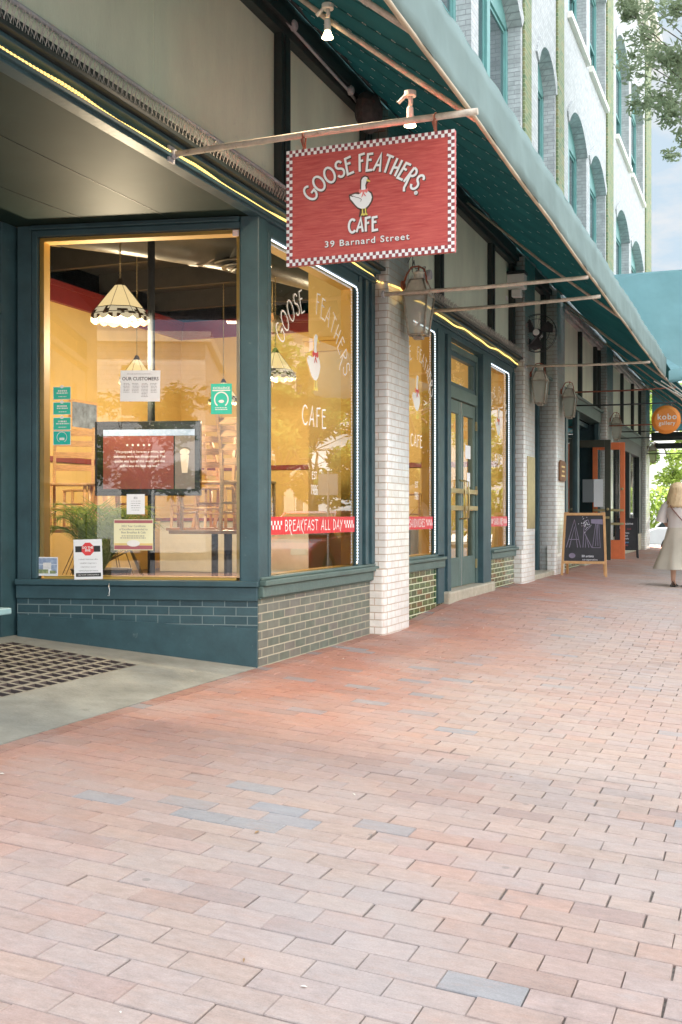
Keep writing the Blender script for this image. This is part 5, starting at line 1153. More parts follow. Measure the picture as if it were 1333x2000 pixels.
# wall screen
TV = thing('wall_screen', 'wide black framed screen with a dark red advert and an iced drink picture', 'screen', (-1.60, 8.30, 1.30), R(15))
m_ = MB(); m_.box(-.47, .49, .0, .06, 0, .66); m_.build('bezel', M['bezel'], TV, bevel=.008)
FT = FY(-.003)
m_ = MB(); rect(m_, FT, -.39, .44, .53, .585); m_.build('screen_bar', M['scrblue'], TV)
m_ = MB(); rect(m_, FT, -.39, .25, .06, .528); m_.build('screen_panel', M['scrred'], TV)
m_ = MB(); rect(m_, FT, .262, .44, .06, .528); m_.build('screen_picture', M['scrpic'], TV)
m_ = MB(); FT2 = FY(-.0045)
for k, s in enumerate(('"We popped in here on a whim, and', 'definitely were not disappointed. The', 'quiche was out of this world and the', 'coffee was the best we had."')): put(m_, text_geo(s, .031), FT2, -.06, .38 - .042 * k)
for k in range(5):
    c = (-.17 + .05 * k, .448); m_.add([FT2 @ Vector((c[0] + (.014 if i % 2 == 0 else .006) * math.sin(R(36 * i)), c[1] + (.014 if i % 2 == 0 else .006) * math.cos(R(36 * i)), 0)) for i in range(10)], [tuple(range(10))])
m_.build('screen_text', M['scrtext'], TV)
m_ = MB()
m_.add([FT2 @ Vector(q + (0,)) for q in ((.31, .36), (.39, .36), (.375, .20), (.325, .20))], [(3, 2, 1, 0)]); m_.add([FT2 @ Vector((.35 + .045 * math.cos(R(a)), .385 + .03 * math.sin(R(a)), .0003)) for a in range(0, 360, 24)], [tuple(range(15))])
m_.build('drink_picture', em('drink_pale', (.75, .62, .48), .08), TV)
# tables, chairs
def table_():
    t = thing('cafe_table', 'x', 'table', (0, 0, 0), 0, 'cafe tables with chairs put up on them')
    m_ = MB(); m_.box(-.45, .45, -.38, .38, .72, .75); m_.build('tabletop', M['table'], t, bevel=.006)
    m_ = MB(); m_.tube([(0, 0, .03), (0, 0, .72)], .038, 10); m_.build('pedestal', M['black'], t)
    m_ = MB(); m_.lathe([(0, .04), (.06, .035), (.28, .012), (.28, 0), (0, 0)], n=20); m_.build('base', M['black'], t)
    return t
def chair_():
    t = thing('wooden_chair', 'x', 'chair', (0, 0, 0), 0, 'wooden ladder back chairs put up on the tables')
    m_ = MB(); m_.box(-.21, .21, -.21, .20, .43, .455); m_.build('seat', M['wood'], t, bevel=.008)
    for sx in (-1, 1):
        m_ = MB(); m_.tube([(sx * .19, -.19, .0), (sx * .19, -.185, .43)], .018, 8); m_.build('leg', M['wood'], t)
        m_ = MB(); pts = [(sx * .19, .27, 0), (sx * .19, .215, .22), (sx * .19, .20, .45), (sx * .19, .225, .70), (sx * .19, .29, .92), (sx * .19, .34, 1.04)]
        for a, b in zip(pts[:-1], pts[1:]): m_.hexa([(a[0] - .013, a[1] - .02, a[2]), (a[0] + .013, a[1] - .02, a[2]), (a[0] + .013, a[1] + .02, a[2]), (a[0] - .013, a[1] + .02, a[2])], [(b[0] - .013, b[1] - .02, b[2]), (b[0] + .013, b[1] - .02, b[2]), (b[0] + .013, b[1] + .02, b[2]), (b[0] - .013, b[1] + .02, b[2])])
        m_.build('back_post', M['wood'], t)
    for z, y in ((.62, .22), (.75, .245), (.87, .28), (.98, .32)):
        m_ = MB(); m_.box(-.177, .177, y - .008, y + .008, z - .03, z + .03); m_.build('slat', M['wood'], t, bevel=.003)
    m_ = MB(); m_.tube([(-.19, -.186, .2), (.19, -.186, .2)], .011, 6); m_.tube([(-.19, -.186, .15), (-.19, .22, .17)], .011, 6); m_.tube([(.19, -.186, .15), (.19, .22, .17)], .011, 6); m_.tube([(-.19, .218, .25), (.19, .218, .25)], .011, 6); m_.build('stretcher', M['wood'], t)
    return t
tb = table_(); chh_ = chair_()
TBL = [((-1.15, 9.0), 0, 'cafe table nearest the corner post, behind both windows'), ((-2.75, 9.1), 0, 'cafe table behind the palm at the left of the splayed window'), ((-2.3, 10.9), 0, 'cafe table in the second row, behind the wall screen'), ((-1.2, 12.6), 0, 'cafe table behind the second street window'), ((-4.3, 11.2), 0, 'cafe table by the yellow back wall'), ((-1.3, 14.9), 0, 'cafe table beyond the double door')]
CH = [(0, (-.24, .05), 10, 'wooden chair on the table nearest the corner post, its tall back behind the mint poster'), (0, (.22, -.02), -170, 'wooden chair on the table nearest the corner post, seen through the street window'),
      (1, (-.2, .0), 30, 'leftmost wooden chair on a table, behind the column of mint stickers'), (1, (.24, .05), -20, 'wooden chair on the left table, its curved post beside the wall screen'),
      (2, (.1, .0), 80, 'wooden chair on the second row table right of the screen'), (2, (-.32, .05), 200, 'wooden chair on the second row table, mostly behind the screen'),
      (3, (0, 0), 60, 'wooden chair on the table behind the second street window'), (4, (0, .05), -40, 'wooden chair on the table by the yellow wall'), (5, (0, 0), 100, 'wooden chair on the table beyond the double door')]
for i, ((x, y), r_, lab) in enumerate(TBL):
    o = tb if i == 0 else copy_thing(tb); o['label'] = lab; o.location = (x, y, .24); o.rotation_euler = (0, 0, R(r_ + 12))
for i, (ti, (dx, dy), rz, lab) in enumerate(CH):
    o = chh_ if i == 0 else copy_thing(chh_); o['label'] = lab; (x, y), _r, _l = TBL[ti]; o.location = (x + dx, y + dy, .991); o.rotation_euler = (0, 0, R(rz))
# palm in pot
t = thing('potted_palm', 'spiky green palm in a dark pot at the lower left of the splayed window', 'plant', (-1.56, 7.55, .30)); t.scale = (1.3, 1.15, 1.3)
m_ = MB(); m_.lathe([(0, 0), (.14, 0), (.19, .28), (.2, .30), (.17, .30), (.0, .27)], n=20); m_.build('pot', M['black'], t)
rr = random.Random(11); m_ = MB(); st = MB()
for k in range(46):
    a = rr.uniform(0, 2 * math.pi); L_ = rr.uniform(.45, .75); out = rr.uniform(.18, .42)
    spine = [Vector((out * s * math.cos(a), out * s * math.sin(a) * .7, .28 + L_ * (s - .45 * s * s * s))) for s in [i / 8 for i in range(9)]]
    st.tube(spine, [.006 - .0005 * i for i in range(9)], 4)
    for i in range(2, 9):
        for j in range(2):
            for sd_ in (-1, 1):
                p = spine[i] if j == 0 else spine[i].lerp(spine[i - 1], .5); d = Vector((-math.sin(a), math.cos(a), 0)) * sd_; fw = (spine[i] - spine[i - 1]).normalized()
                tip = p + (d * .6 + fw * .7 + Vector((0, 0, -.2))).normalized() * rr.uniform(.10, .17); w_ = fw * .006
                m_.quad(p - w_, p + w_, tip)
tag(m_.build('fronds', M['palm'], t), kind='stuff'); st.build('stems', M['palm'], t)
m_ = MB()
for k in range(14):
    a = rr.uniform(0, 6.28); m_.tube([(.05 * math.cos(a), .05 * math.sin(a), .35), (.2 * math.cos(a), .16 * math.sin(a), .42), (.34 * math.cos(a), .25 * math.sin(a), .15)], [.005, .004, .002], 4)
m_.build('dry_fronds', M['straw'], t)
for i, (y, z, w_, h_, lab, cs) in enumerate(((11.6, 2.45, .42, .55, 'upright framed picture on the yellow cafe wall behind the wall screen', (.40, .22, .15)), (13.4, 2.4, .7, .45, 'wide framed picture farther along the yellow cafe wall', (.20, .26, .35)))):
    t = thing('framed_picture', lab, 'picture', (-6.045, y, z), 0, 'framed pictures on the yellow wall')
    m_ = MB(); m_.box(0, .03, 0, w_, 0, h_); m_.build('picture_frame', M['wood'], t, bevel=.005); m_ = MB(); m_.box(.031, .034, .04, w_ - .04, .04, h_ - .04); m_.build('picture', pm('picture_print', cs, .5, var=.5, vs=9), t)
# white counter with blinds seen beyond: windowed back wall opening
t = thing('back_counter', 'long red fronted cafe counter with a pale top seen through the splayed window', 'counter', (-3.6, 15.4, .24))
m_ = MB(); m_.box(-1.9, 2.2, -.35, .35, 0, .80); m_.build('counter_body', M['offwhite'], t, bevel=.01); m_ = MB(); m_.box(-1.95, 2.25, -.4, .4, .801, .85); m_.build('counter_top', M['redtrim'], t, bevel=.005)

# ================================================================== STREET THINGS
# pale blue bench end at the left edge
t = thing('blue_bench', 'pale blue painted bench end at the lower left edge in the doorway', 'bench', (-1.2, 5.6, .13))
m_ = MB(); m_.box(-.42, .26, -.5, .03, .37, .41); m_.build('seat', M['bluebench'], t, bevel=.008)
for y in (-.42, -.05):
    m_ = MB(); m_.box(-.36, .20, y - .03, y + .03, .0, .37); m_.build('leg', M['bluebench'], t, bevel=.006)
# plaque and wooden sign
o = bx('brass_plaque', M['brass'], (0, .012, 0, .55, 0, 1.1), bevel=.004, parent=None); o.parent = None; o.location = (.151, 16.25, .93); tag(o, 'tall narrow greenish brass plaque on the second brick pier', 'plaque')
t = thing('wooden_plaque', 'carved brown wooden plaque on the third brick pier', 'plaque', (.155, 18.9, 1.73))
m_ = MB(); m_.prism([(0, .02), (.08, 0), (.5, 0), (.6, .05), (.6, .3), (.5, .36), (.1, .37), (0, .33)], .03, frame((0, 0, 0), (0, 1, 0), (0, 0, 1), (1, 0, 0))); m_.build('board', pm('carved_wood', (.20, .10, .05), .7, var=.4, vs=15, bump=.6), t, bevel=.006)
m_ = MB(); rect(m_, FX(.032), .12, .45, .24, .27); rect(m_, FX(.032), .18, .4, .16, .19); rect(m_, FX(.032), .12, .45, .08, .11); m_.build('carving', M['gold'], t)
# open doors in bay 3
def free_leaf(name, label, loc, rz, w_, h_, mat_, bars):
    t = thing(name, label, 'door', loc, rz); m_ = MB(); s_ = .13 * w_ / .85
    m_.box(0, s_, -.022, .022, 0, h_); m_.box(w_ - s_, w_, -.022, .022, 0, h_); m_.box(s_, w_ - s_, -.022, .022, 0, .42); m_.box(s_, w_ - s_, -.022, .022, h_ - .16, h_); m_.build('door_leaf', mat_, t, bevel=.006)
    m_ = MB(); m_.quad((s_, 0, .42), (w_ - s_, 0, .42), (w_ - s_, 0, h_ - .16), (s_, 0, h_ - .16)); m_.build('pane', M['glass'], t)
    for z in bars: m_ = MB(); m_.box(.02, w_ - .02, -.075, -.055, z - .025, z + .025); m_.box(.04, .08, -.055, -.022, z - .02, z + .02); m_.box(w_ - .08, w_ - .04, -.055, -.022, z - .02, z + .02); m_.build('push_bar', M['brass'], t)
    m_ = MB(); m_.lathe([(0, -.06), (.03, -.05), (.03, -.02), (0, -.02)], (w_ - .06, 0, 1.1 if len(bars) < 2 else 1.55), 12, 'y'); m_.build('knob', M['brass'], t)
    return t
dd = free_leaf('open_door', 'dark olive glazed door standing open behind the chalkboard easel', (-.43, 23.9, .17), R(0), .82, 2.60, M['darkdoor'], (.92,))
m_ = MB(); m_.box(.46, .66, -.008, -.004, 1.15, 1.75); m_.build('notice', M['paper'], dd)
m_ = MB(); m_.box(.22, .5, .004, .008, 1.25, 1.75); m_.build('notice', M['paper'], dd)
free_leaf('open_door', 'bright orange glazed door standing open with two brass bars', (-.09, 24.55, .17), R(3), .70, 2.58, M['orange'], (.78, 1.08))
# A-frame chalkboard
def aframe(loc, rz, w_, h_, fm, label, name):
    t = thing(name, label, 'chalkboard', loc, rz); sp = .30
    lean = .16
    def leg(x0, x1, y0, y1):
        m_ = MB(); c = .02; m_.hexa([(x0 - c, y0 - .014, 0), (x0 + c, y0 - .014, 0), (x0 + c, y0 + .014, 0), (x0 - c, y0 + .014, 0)], [(x1 - c, y1 - .014, h_), (x1 + c, y1 - .014, h_), (x1 + c, y1 + .014, h_), (x1 - c, y1 + .014, h_)]); return m_
    for s_ in (-1, 1): leg(s_ * (w_ / 2 - .0), s_ * (w_ / 2 - .045), -lean, 0).build('leg', fm, t, bevel=.003)
    for s_ in (-1, 1): leg(s_ * (w_ / 2 - .05), s_ * (w_ / 2 - .08), sp, .035).build('leg', fm, t, bevel=.003)
    def fp(u, z, off=0): k = z / h_; return (u * (1 - .05 * k), -lean * (1 - k) - off, z)
    zb, zt = .24 * h_, h_ - .02
    m_ = MB(); m_.hexa([fp(-w_ / 2 + .03, zb), fp(w_ / 2 - .03, zb), fp(w_ / 2 - .03, zb, -.012), fp(-w_ / 2 + .03, zb, -.012)], [fp(-w_ / 2 + .03, zt), fp(w_ / 2 - .03, zt), fp(w_ / 2 - .03, zt, -.012), fp(-w_ / 2 + .03, zt, -.012)]); m_.build('board', M['board'], t)
    for z in (zb - .045, zt - .035):
        m_ = MB(); m_.hexa([fp(-w_ / 2 + .018, z, .014), fp(w_ / 2 - .018, z, .014), fp(w_ / 2 - .018, z, -.014), fp(-w_ / 2 + .018, z, -.014)], [fp(-w_ / 2 + .018, z + .045, .014), fp(w_ / 2 - .018, z + .045, .014), fp(w_ / 2 - .018, z + .045, -.014), fp(-w_ / 2 + .018, z + .045, -.014)]); m_.build('rail', fm, t, bevel=.003)
    m_ = MB(); m_.tube([(w_ / 2 - .05, -.07, h_ * .45), (w_ / 2 - .06, .12, h_ * .45)], .004, 5); m_.build('stay', M['steel'], t)
    e2 = Vector((0, lean, h_)).normalized(); n_ = Vector((0, -h_, lean)).normalized()
    return t, frame((0, -lean - .003, 0), (1, 0, 0), tuple(e2), tuple(n_)), zb, zt
t, F, zb, zt = aframe((.60, 18.9, .122 - .60 * CS), R(4), .74, 1.10, M['pine'], 'pine framed chalkboard easel with ART drawn on it', 'chalkboard_easel')
m_ = MB(); H_ = .44; LW = .012
for gi, pl in enumerate([[(-.30, .50), (-.17, .98), (-.06, .50)], [(-.25, .50), (-.165, .86), (-.11, .50)], [(-.26, .64), (-.09, .64)], [(-.02, .50), (-.0, .96), (.06, .98), (.10, .86), (.0, .76), (.13, .50)], [(.02, .50), (.03, .7), (.08, .50)]]):
    vs, fs = ribbon(pl, LW); m_.add([F @ Vector((a, b, .001 + .0003 * gi)) for a, b in vs], fs)
m_.add([F @ Vector((a, b, .0012)) for a, b in ((.11, .92), (.31, .90), (.31, .99), (.11, .99))], [(0, 1, 2, 3)])
for gi, pl in enumerate([[(.19, .92), (.14, .50), (.27, .50), (.24, .92)], [(.21, .9), (.19, .53)], [(.22, .9), (.23, .53)]]):
    vs, fs = ribbon(pl, LW * .7); m_.add([F @ Vector((a, b, .003 + .0003 * gi)) for a, b in vs], fs)
m_.add([F @ Vector((-.2 + .055 * math.cos(R(a)), .36 + .045 * math.sin(R(a)), .001)) for a in range(0, 360, 24)], [tuple(range(15))])
m_.build('chalk_drawing', pm('mauve_chalk_art', (.25, .21, .28), .9), t)
m_ = MB(); rr = random.Random(2)
for k in range(46):
    c = (.03 + rr.gauss(0, .035), .92 + rr.gauss(0, .05)); m_.add([F @ Vector((c[0] + .007 * math.cos(R(a)), c[1] + .007 * math.sin(R(a)), .004 + .0001 * k)) for a in range(0, 360, 90)], [(0, 1, 2, 3)])
put(m_, text_geo('30 artists', .055, bold=.001), F, .06, .335, .002); put(m_, text_geo('co-operative', .05), F, .10, .278, .002)
m_.build('chalk_lettering', M['chalk'], t)
t2, F, zb, zt = aframe((.34, 27.2, .122 - .34 * CS), R(2), .56, .98, M['blackwood'] if 'blackwood' in M else M['black'], 'smaller black chalkboard beside the orange door', 'chalkboard_easel')
for k, (s, z, mt, sz) in enumerate((('welcome', .82, 'chalk', .085), ('BY', .72, 'chalk', .08), ('local', .70, 'chalkred', .05), ('artists', .60, 'chalk', .055), ('and', .53, 'chalk', .05), ('crafts', .46, 'chalk', .055), ('open', .37, 'chalkblue', .06), ('daily', .30, 'chalkred', .05))):
    m_ = MB(); put(m_, text_geo(s, sz, bold=.0012), F, (-.12 if s == 'BY' else .06 if s == 'local' else 0), z, .002); m_.build('chalk_lettering', M[mt], t2)
# round orange gallery sign
t = thing('gallery_sign', 'round orange sign with white lettering hanging under the canopy', 'sign', (1.80, 20.7, 2.62))
m_ = MB(); m_.lathe([(.0, -.05), (.20, -.045), (.262, 0), (.20, .045), (0, .05)], (0, 0, .27), 40, 'y'); m_.build('disc', M['orangesign'], t)
for q in m_.s: pass
m_ = MB(); F = FY(-.052, 0, 0)
put(m_, text_geo('kobo', .15, sp=1.15, bold=.002), F, .02, .27); put(m_, text_geo('gallery', .10, sp=1.1, bold=.001), F, .02, .17)
m_.build('lettering', M['white'], t)
m_ = MB()
for x in (-.1, .1): m_.tube([(x, 0, .5), (x * .9, 0, .60)], .004, 5)
m_.build('hanger', M['steel'], t)

# small fallen leaves and litter
rr = random.Random(77); m_ = MB()
for k in range(150):
    if k < 90: x, y = .02 + abs(rr.gauss(0, .12)), rr.uniform(7.3, 22)
    else: x, y = rr.uniform(.3, 4.2), rr.uniform(2.2, 16)
    z = gz(y, x) + .003; a = rr.uniform(0, 6.3); L1 = rr.uniform(.008, .022); W1_ = L1 * rr.uniform(.25, .5); m_.mi = rr.choice((0, 0, 1, 2))
    ca, sa = math.cos(a), math.sin(a)
    P_ = [(x + ca * L1, y + sa * L1, z + .002), (x - sa * W1_, y + ca * W1_, z + .004), (x - ca * L1, y - sa * L1, z), (x + sa * W1_, y - ca * W1_, z + .003)]
    m_.quad(*P_)
tag(m_.build('leaf_litter', [pm('dry_leaf', (.28, .17, .08), .9), pm('dark_leaf', (.10, .07, .05), .9), M['offwhite']]), 'scattered small dry leaves and paper scraps on the brick pavement', 'litter', kind='stuff')
# ================================================================== PERSON
PS = thing('person', 'person walking away with long blonde hair, pale blouse, long beige skirt and shoulder bag', 'person', (2.19, 18.1, .122 - 2.19 * CS), R(-6)); PS.scale = (1.04, 1.04, 1.05)
def skin_mesh(name, nodes, edges, mat_, parent, sub=2, root=0):
    me = bpy.data.meshes.new(name); me.from_pydata([q[0] for q in nodes], edges, []); bm_ = bmesh.new(); bm_.from_mesh(me); bm_.verts.layers.skin.verify(); bm_.to_mesh(me); bm_.free()
    o = bpy.data.objects.new(name, me); COL.objects.link(o)
    for i, q in enumerate(nodes):
        r_ = q[1]; me.skin_vertices[0].data[i].radius = (r_, r_) if not isinstance(r_, tuple) else r_
        me.skin_vertices[0].data[i].use_root = (i == root)
    o.modifiers.new('skin', 'SKIN').use_smooth_shade = True; s_ = o.modifiers.new('sub', 'SUBSURF'); s_.levels = sub; s_.render_levels = sub
    dg = bpy.context.evaluated_depsgraph_get(); m2_ = bpy.data.meshes.new_from_object(o.evaluated_get(dg)); o.modifiers.clear(); o.data = m2_
    m2_.materials.clear(); m2_.materials.append(mat_); o.parent = parent; return o
# walking away from the camera (towards +y); left arm bent
nodes = [((0, 0, .84), .125), ((0, 0, .95), .105), ((0, .01, 1.10), .12), ((0, 0, 1.24), .105), ((0, .0, 1.31), .05), ((0, .012, 1.36), .048), ((0, .02, 1.44), .085), ((0, .02, 1.51), .075),
         ((-.155, .0, 1.245), .05), ((-.225, .02, 1.04), .036), ((-.18, .16, .92), .028), ((-.16, .20, .905), .022),
         ((.155, .0, 1.245), .05), ((.215, .03, 1.03), .036), ((.20, .14, .86), .028), ((.20, .17, .82), .022),
         ((-.075, .0, .78), .085), ((-.07, .05, .45), .055), ((-.06, -.03, .09), .036), ((-.06, .06, .03), .030), ((-.06, .13, .02), .022),
         ((.075, .0, .78), .085), ((.08, .16, .45), .055), ((.08, .20, .09), .036), ((.08, .28, .03), .030), ((.08, .35, .02), .022)]
edges = [(0, 1), (1, 2), (2, 3), (3, 4), (4, 5), (5, 6), (6, 7), (3, 8), (8, 9), (9, 10), (10, 11), (3, 12), (12, 13), (13, 14), (14, 15), (0, 16), (16, 17), (17, 18), (18, 19), (19, 20), (0, 21), (21, 22), (22, 23), (23, 24), (24, 25)]
body = skin_mesh('body', nodes, edges, M['skin'], PS)
# fingers
for sx, wr in ((-1, Vector((-.16, .20, .905))), (1, Vector((.20, .17, .82)))):
    for k, dx in enumerate((-.018, -.006, .006, .018)):
        ln = (.055, .065, .06, .048)[k]
        m_ = MB(); m_.tube([wr + Vector((dx, .02, 0)), wr + Vector((dx, .02 + ln * .6, -.012)), wr + Vector((dx, .02 + ln, -.035))], [.008, .007, .005], 6); m_.build('finger', M['skin'], body)
    m_ = MB(); m_.tube([wr + Vector((-sx * .018, .0, 0)), wr + Vector((-sx * .036, .025, -.008)), wr + Vector((-sx * .036, .05, -.02))], [.009, .008, .006], 6); m_.build('thumb', M['skin'], body)
# face details
m_ = MB(); m_.lathe([(0, .06), (.012, .03), (.016, 0), (0, -.005)], (0, .10, 1.45), 8, 'z'); m_.build('nose', M['skin'], body)
for sx in (-1, 1):
    m_ = MB(); m_.lathe([(0, 0), (.010, .002), (0, .006)], (sx * .03, .098, 1.475), 8, 'y'); m_.build('eye', M['inkblack'], body)
    m_ = MB(); m_.lathe([(0, -.008), (.02, -.004), (.016, .006), (0, .008)], (sx * .083, .02, 1.455), 8, 'x'); m_.build('ear', M['skin'], body)
m_ = MB(); m_.box(-.022, .022, .095, .105, 1.408, 1.416); m_.build('mouth', M['bow'], body)
# hair: cap plus long strands down the back
m_ = MB(); m_.sm = True; VV = []; NA, NZ = 28, 12
for i in range(NA):
    a = R(-200 + 220 * i / (NA - 1))
    for k in range(NZ):
        s_ = k / (NZ - 1)
        if s_ < .4: ph = s_ / .4 * math.pi / 2; r_ = .108 * math.sin(ph); z = 1.475 + .10 * math.cos(ph)
        else: q = (s_ - .4) / .6; r_ = .108 + .045 * q + .008 * math.sin(i * 1.9 + k); z = 1.475 - .27 * q - .012 * math.sin(i * 2.7) * q
        VV.append((r_ * math.cos(a) * (1 if s_ < .4 else 1.05), .015 + r_ * math.sin(a) * (1 if s_ < .4 else .85), z))
m_.add(VV, [(i * NZ + k, (i + 1) * NZ + k, (i + 1) * NZ + k + 1, i * NZ + k + 1) for i in range(NA - 1) for k in range(NZ - 1)])
o = m_.build('hair', M['hair'], PS); q = o.modifiers.new('t', 'SOLIDIFY'); q.thickness = .02
def loft(rings, n=28, fold=0, seed=0):
    m_ = MB(); m_.sm = True; VV = []
    for j, (cx, cy_, z, rx, ry, fa) in enumerate(rings):
        for i in range(n):
            a = 2 * math.pi * i / n; f_ = 1 + fa * math.sin(a * 7 + seed + j * .25) + fa * .5 * math.sin(a * 11 + j * .4); VV.append((cx + rx * f_ * math.cos(a), cy_ + ry * f_ * math.sin(a), z))
    m_.add(VV, [(j * n + i, j * n + (i + 1) % n, (j + 1) * n + (i + 1) % n, (j + 1) * n + i) for j in range(len(rings) - 1) for i in range(n)]); return m_
loft([(0, .04, .27, .36, .34, .11), (0, .035, .42, .30, .28, .09), (0, .03, .6, .24, .21, .06), (0, .01, .78, .19, .155, .03), (0, 0, .92, .145, .12, .01), (0, 0, .97, .14, .115, 0)]).build('skirt', M['dress'], PS)
loft([(0, 0, .90, .155, .13, .03), (0, 0, 1.0, .145, .12, .02), (0, .01, 1.12, .165, .135, .015), (0, .0, 1.24, .185, .12, .01), (0, 0, 1.30, .11, .085, 0), (0, 0, 1.325, .065, .06, 0)]).build('blouse', M['blouse'], PS)
for sx in (-1, 1):
    P0 = [(sx * .12, 0, 1.27), (sx * .175, .0, 1.22), (sx * .225, .01, 1.10), (sx * .25, .02, .99)]
    m_ = MB(); m_.tube(P0, [.06, .068, .072, .085], 14, False); m_.build('sleeve', M['blouse'], PS)
m_ = MB(); m_.tube([(-.13, -.06, 1.30), (-.05, -.145, 1.18), (.06, -.155, 1.05), (.16, -.14, .93), (.22, -.08, .84)], .009, 6); m_.tube([(-.13, -.06, 1.30), (-.1, .1, 1.26), (.05, .15, 1.08), (.2, .05, .86)], .009, 6); m_.build('bag_strap', M['strap'], PS)
m_ = MB(); m_.box(.20, .30, -.13, .08, .66, .86); m_.build('shoulder_bag', M['strap'], PS, bevel=.02)
for y, x in ((.05, -.06), (.26, .08)):
    m_ = MB(); m_.box(x - .042, x + .042, y - .13, y + .12, -.0, .018); m_.tube([(x - .045, y + .05, .01), (x, y + .05, .058), (x + .045, y + .05, .01)], .008, 6); m_.tube([(x - .035, y - .10, .02), (x, y - .125, .085), (x + .035, y - .10, .02)], .007, 6); m_.build('sandal', M['black'], PS)

# ================================================================== CARS
def car(label, loc, rz, paint, name='parked_car'):
    t = thing(name, label, 'car', loc, rz)
    # side profile along x (length 4.5), z up
    low = [(-2.2, .35), (-2.25, .6), (-2.2, .86), (-1.9, .98), (-1.1, 1.02), (1.0, .98), (1.9, .86), (2.2, .72), (2.25, .45), (2.15, .3)]
    m_ = MB(); m_.prism(low, 1.74, frame((0, .87, 0), (1, 0, 0), (0, 0, 1), (0, -1, 0))); m_.build('body', paint, t, bevel=.07, seg=3)
    cab0 = [(-1.95, 1.0), (1.15, 1.0), (.45, 1.44), (-.2, 1.52), (-1.2, 1.50), (-1.7, 1.35)]
    m_ = MB(); m_.hexa([(-1.9, -.78, .99), (1.2, -.78, .99), (1.2, .78, .99), (-1.9, .78, .99)], [(-1.35, -.6, 1.49), (.35, -.6, 1.47), (.35, .6, 1.47), (-1.35, .6, 1.49)]); m_.build('windows', M['carglass'], t, bevel=.05)
    m_ = MB(); m_.hexa([(-1.40, -.63, 1.475), (.40, -.63, 1.455), (.40, .63, 1.455), (-1.40, .63, 1.475)], [(-1.25, -.55, 1.53), (.25, -.55, 1.51), (.25, .55, 1.51), (-1.25, .55, 1.53)])
    for sx in (-1, 1):
        for a, b in (((1.2, .99), (.38, 1.47)), ((-.35, .99), (-.45, 1.48)), ((-1.9, .99), (-1.38, 1.48))): m_.tube([(a[0], sx * .785, a[1]), (b[0], sx * .615, b[1])], .035, 6)
    m_.build('roof', paint, t, bevel=.02)
    for x in (-1.38, 1.38):
        for sy in (-1, 1):
            m_ = MB(); m_.lathe([(.2, -.1), (.31, -.1), (.33, -.06), (.33, .06), (.31, .1), (.2, .1)], (x, sy * .79, .33), 24, 'y'); wh = m_.build('wheel', M['tyre'], t)
            m_ = MB(); m_.lathe([(0, sy * .09), (.05, sy * .105), (.21, sy * .085), (.21, 0), (0, 0)], (x, sy * .79, .33), 24, 'y')
            m_.build('rim', M['steel'], wh)
    for sy in (-.6, .6):
        m_ = MB(); m_.box(2.12, 2.26, sy - .18, sy + .18, .62, .74); m_.build('headlight', M['white'], t, bevel=.02); m_ = MB(); m_.box(-2.25, -2.16, sy - .18, sy + .18, .70, .86); m_.build('taillight', M['stopred'], t, bevel=.02)
    return t
car('red car parked at the kerb, seen mirrored in the street window', (5.7, 22.2, -.28), R(-88), M['carred'])
car('pale silver car crossing at the end of the pavement behind the walking person', (1.6, 42.0, -.28), R(4), M['carwhite'])
# parking sign
t = thing('parking_sign', 'white street sign on a slim pale post, mirrored in the street window', 'sign', (4.2, 19.1, .12 - 4.2 * CS))
m_ = MB(); m_.tube([(0, 0, 0), (0, 0, 2.1)], .022, 8); m_.build('post', M['white'], t); m_ = MB(); m_.box(-.2, .2, -.01, .01, 1.65, 2.05); m_.build('plate', M['white'], t)

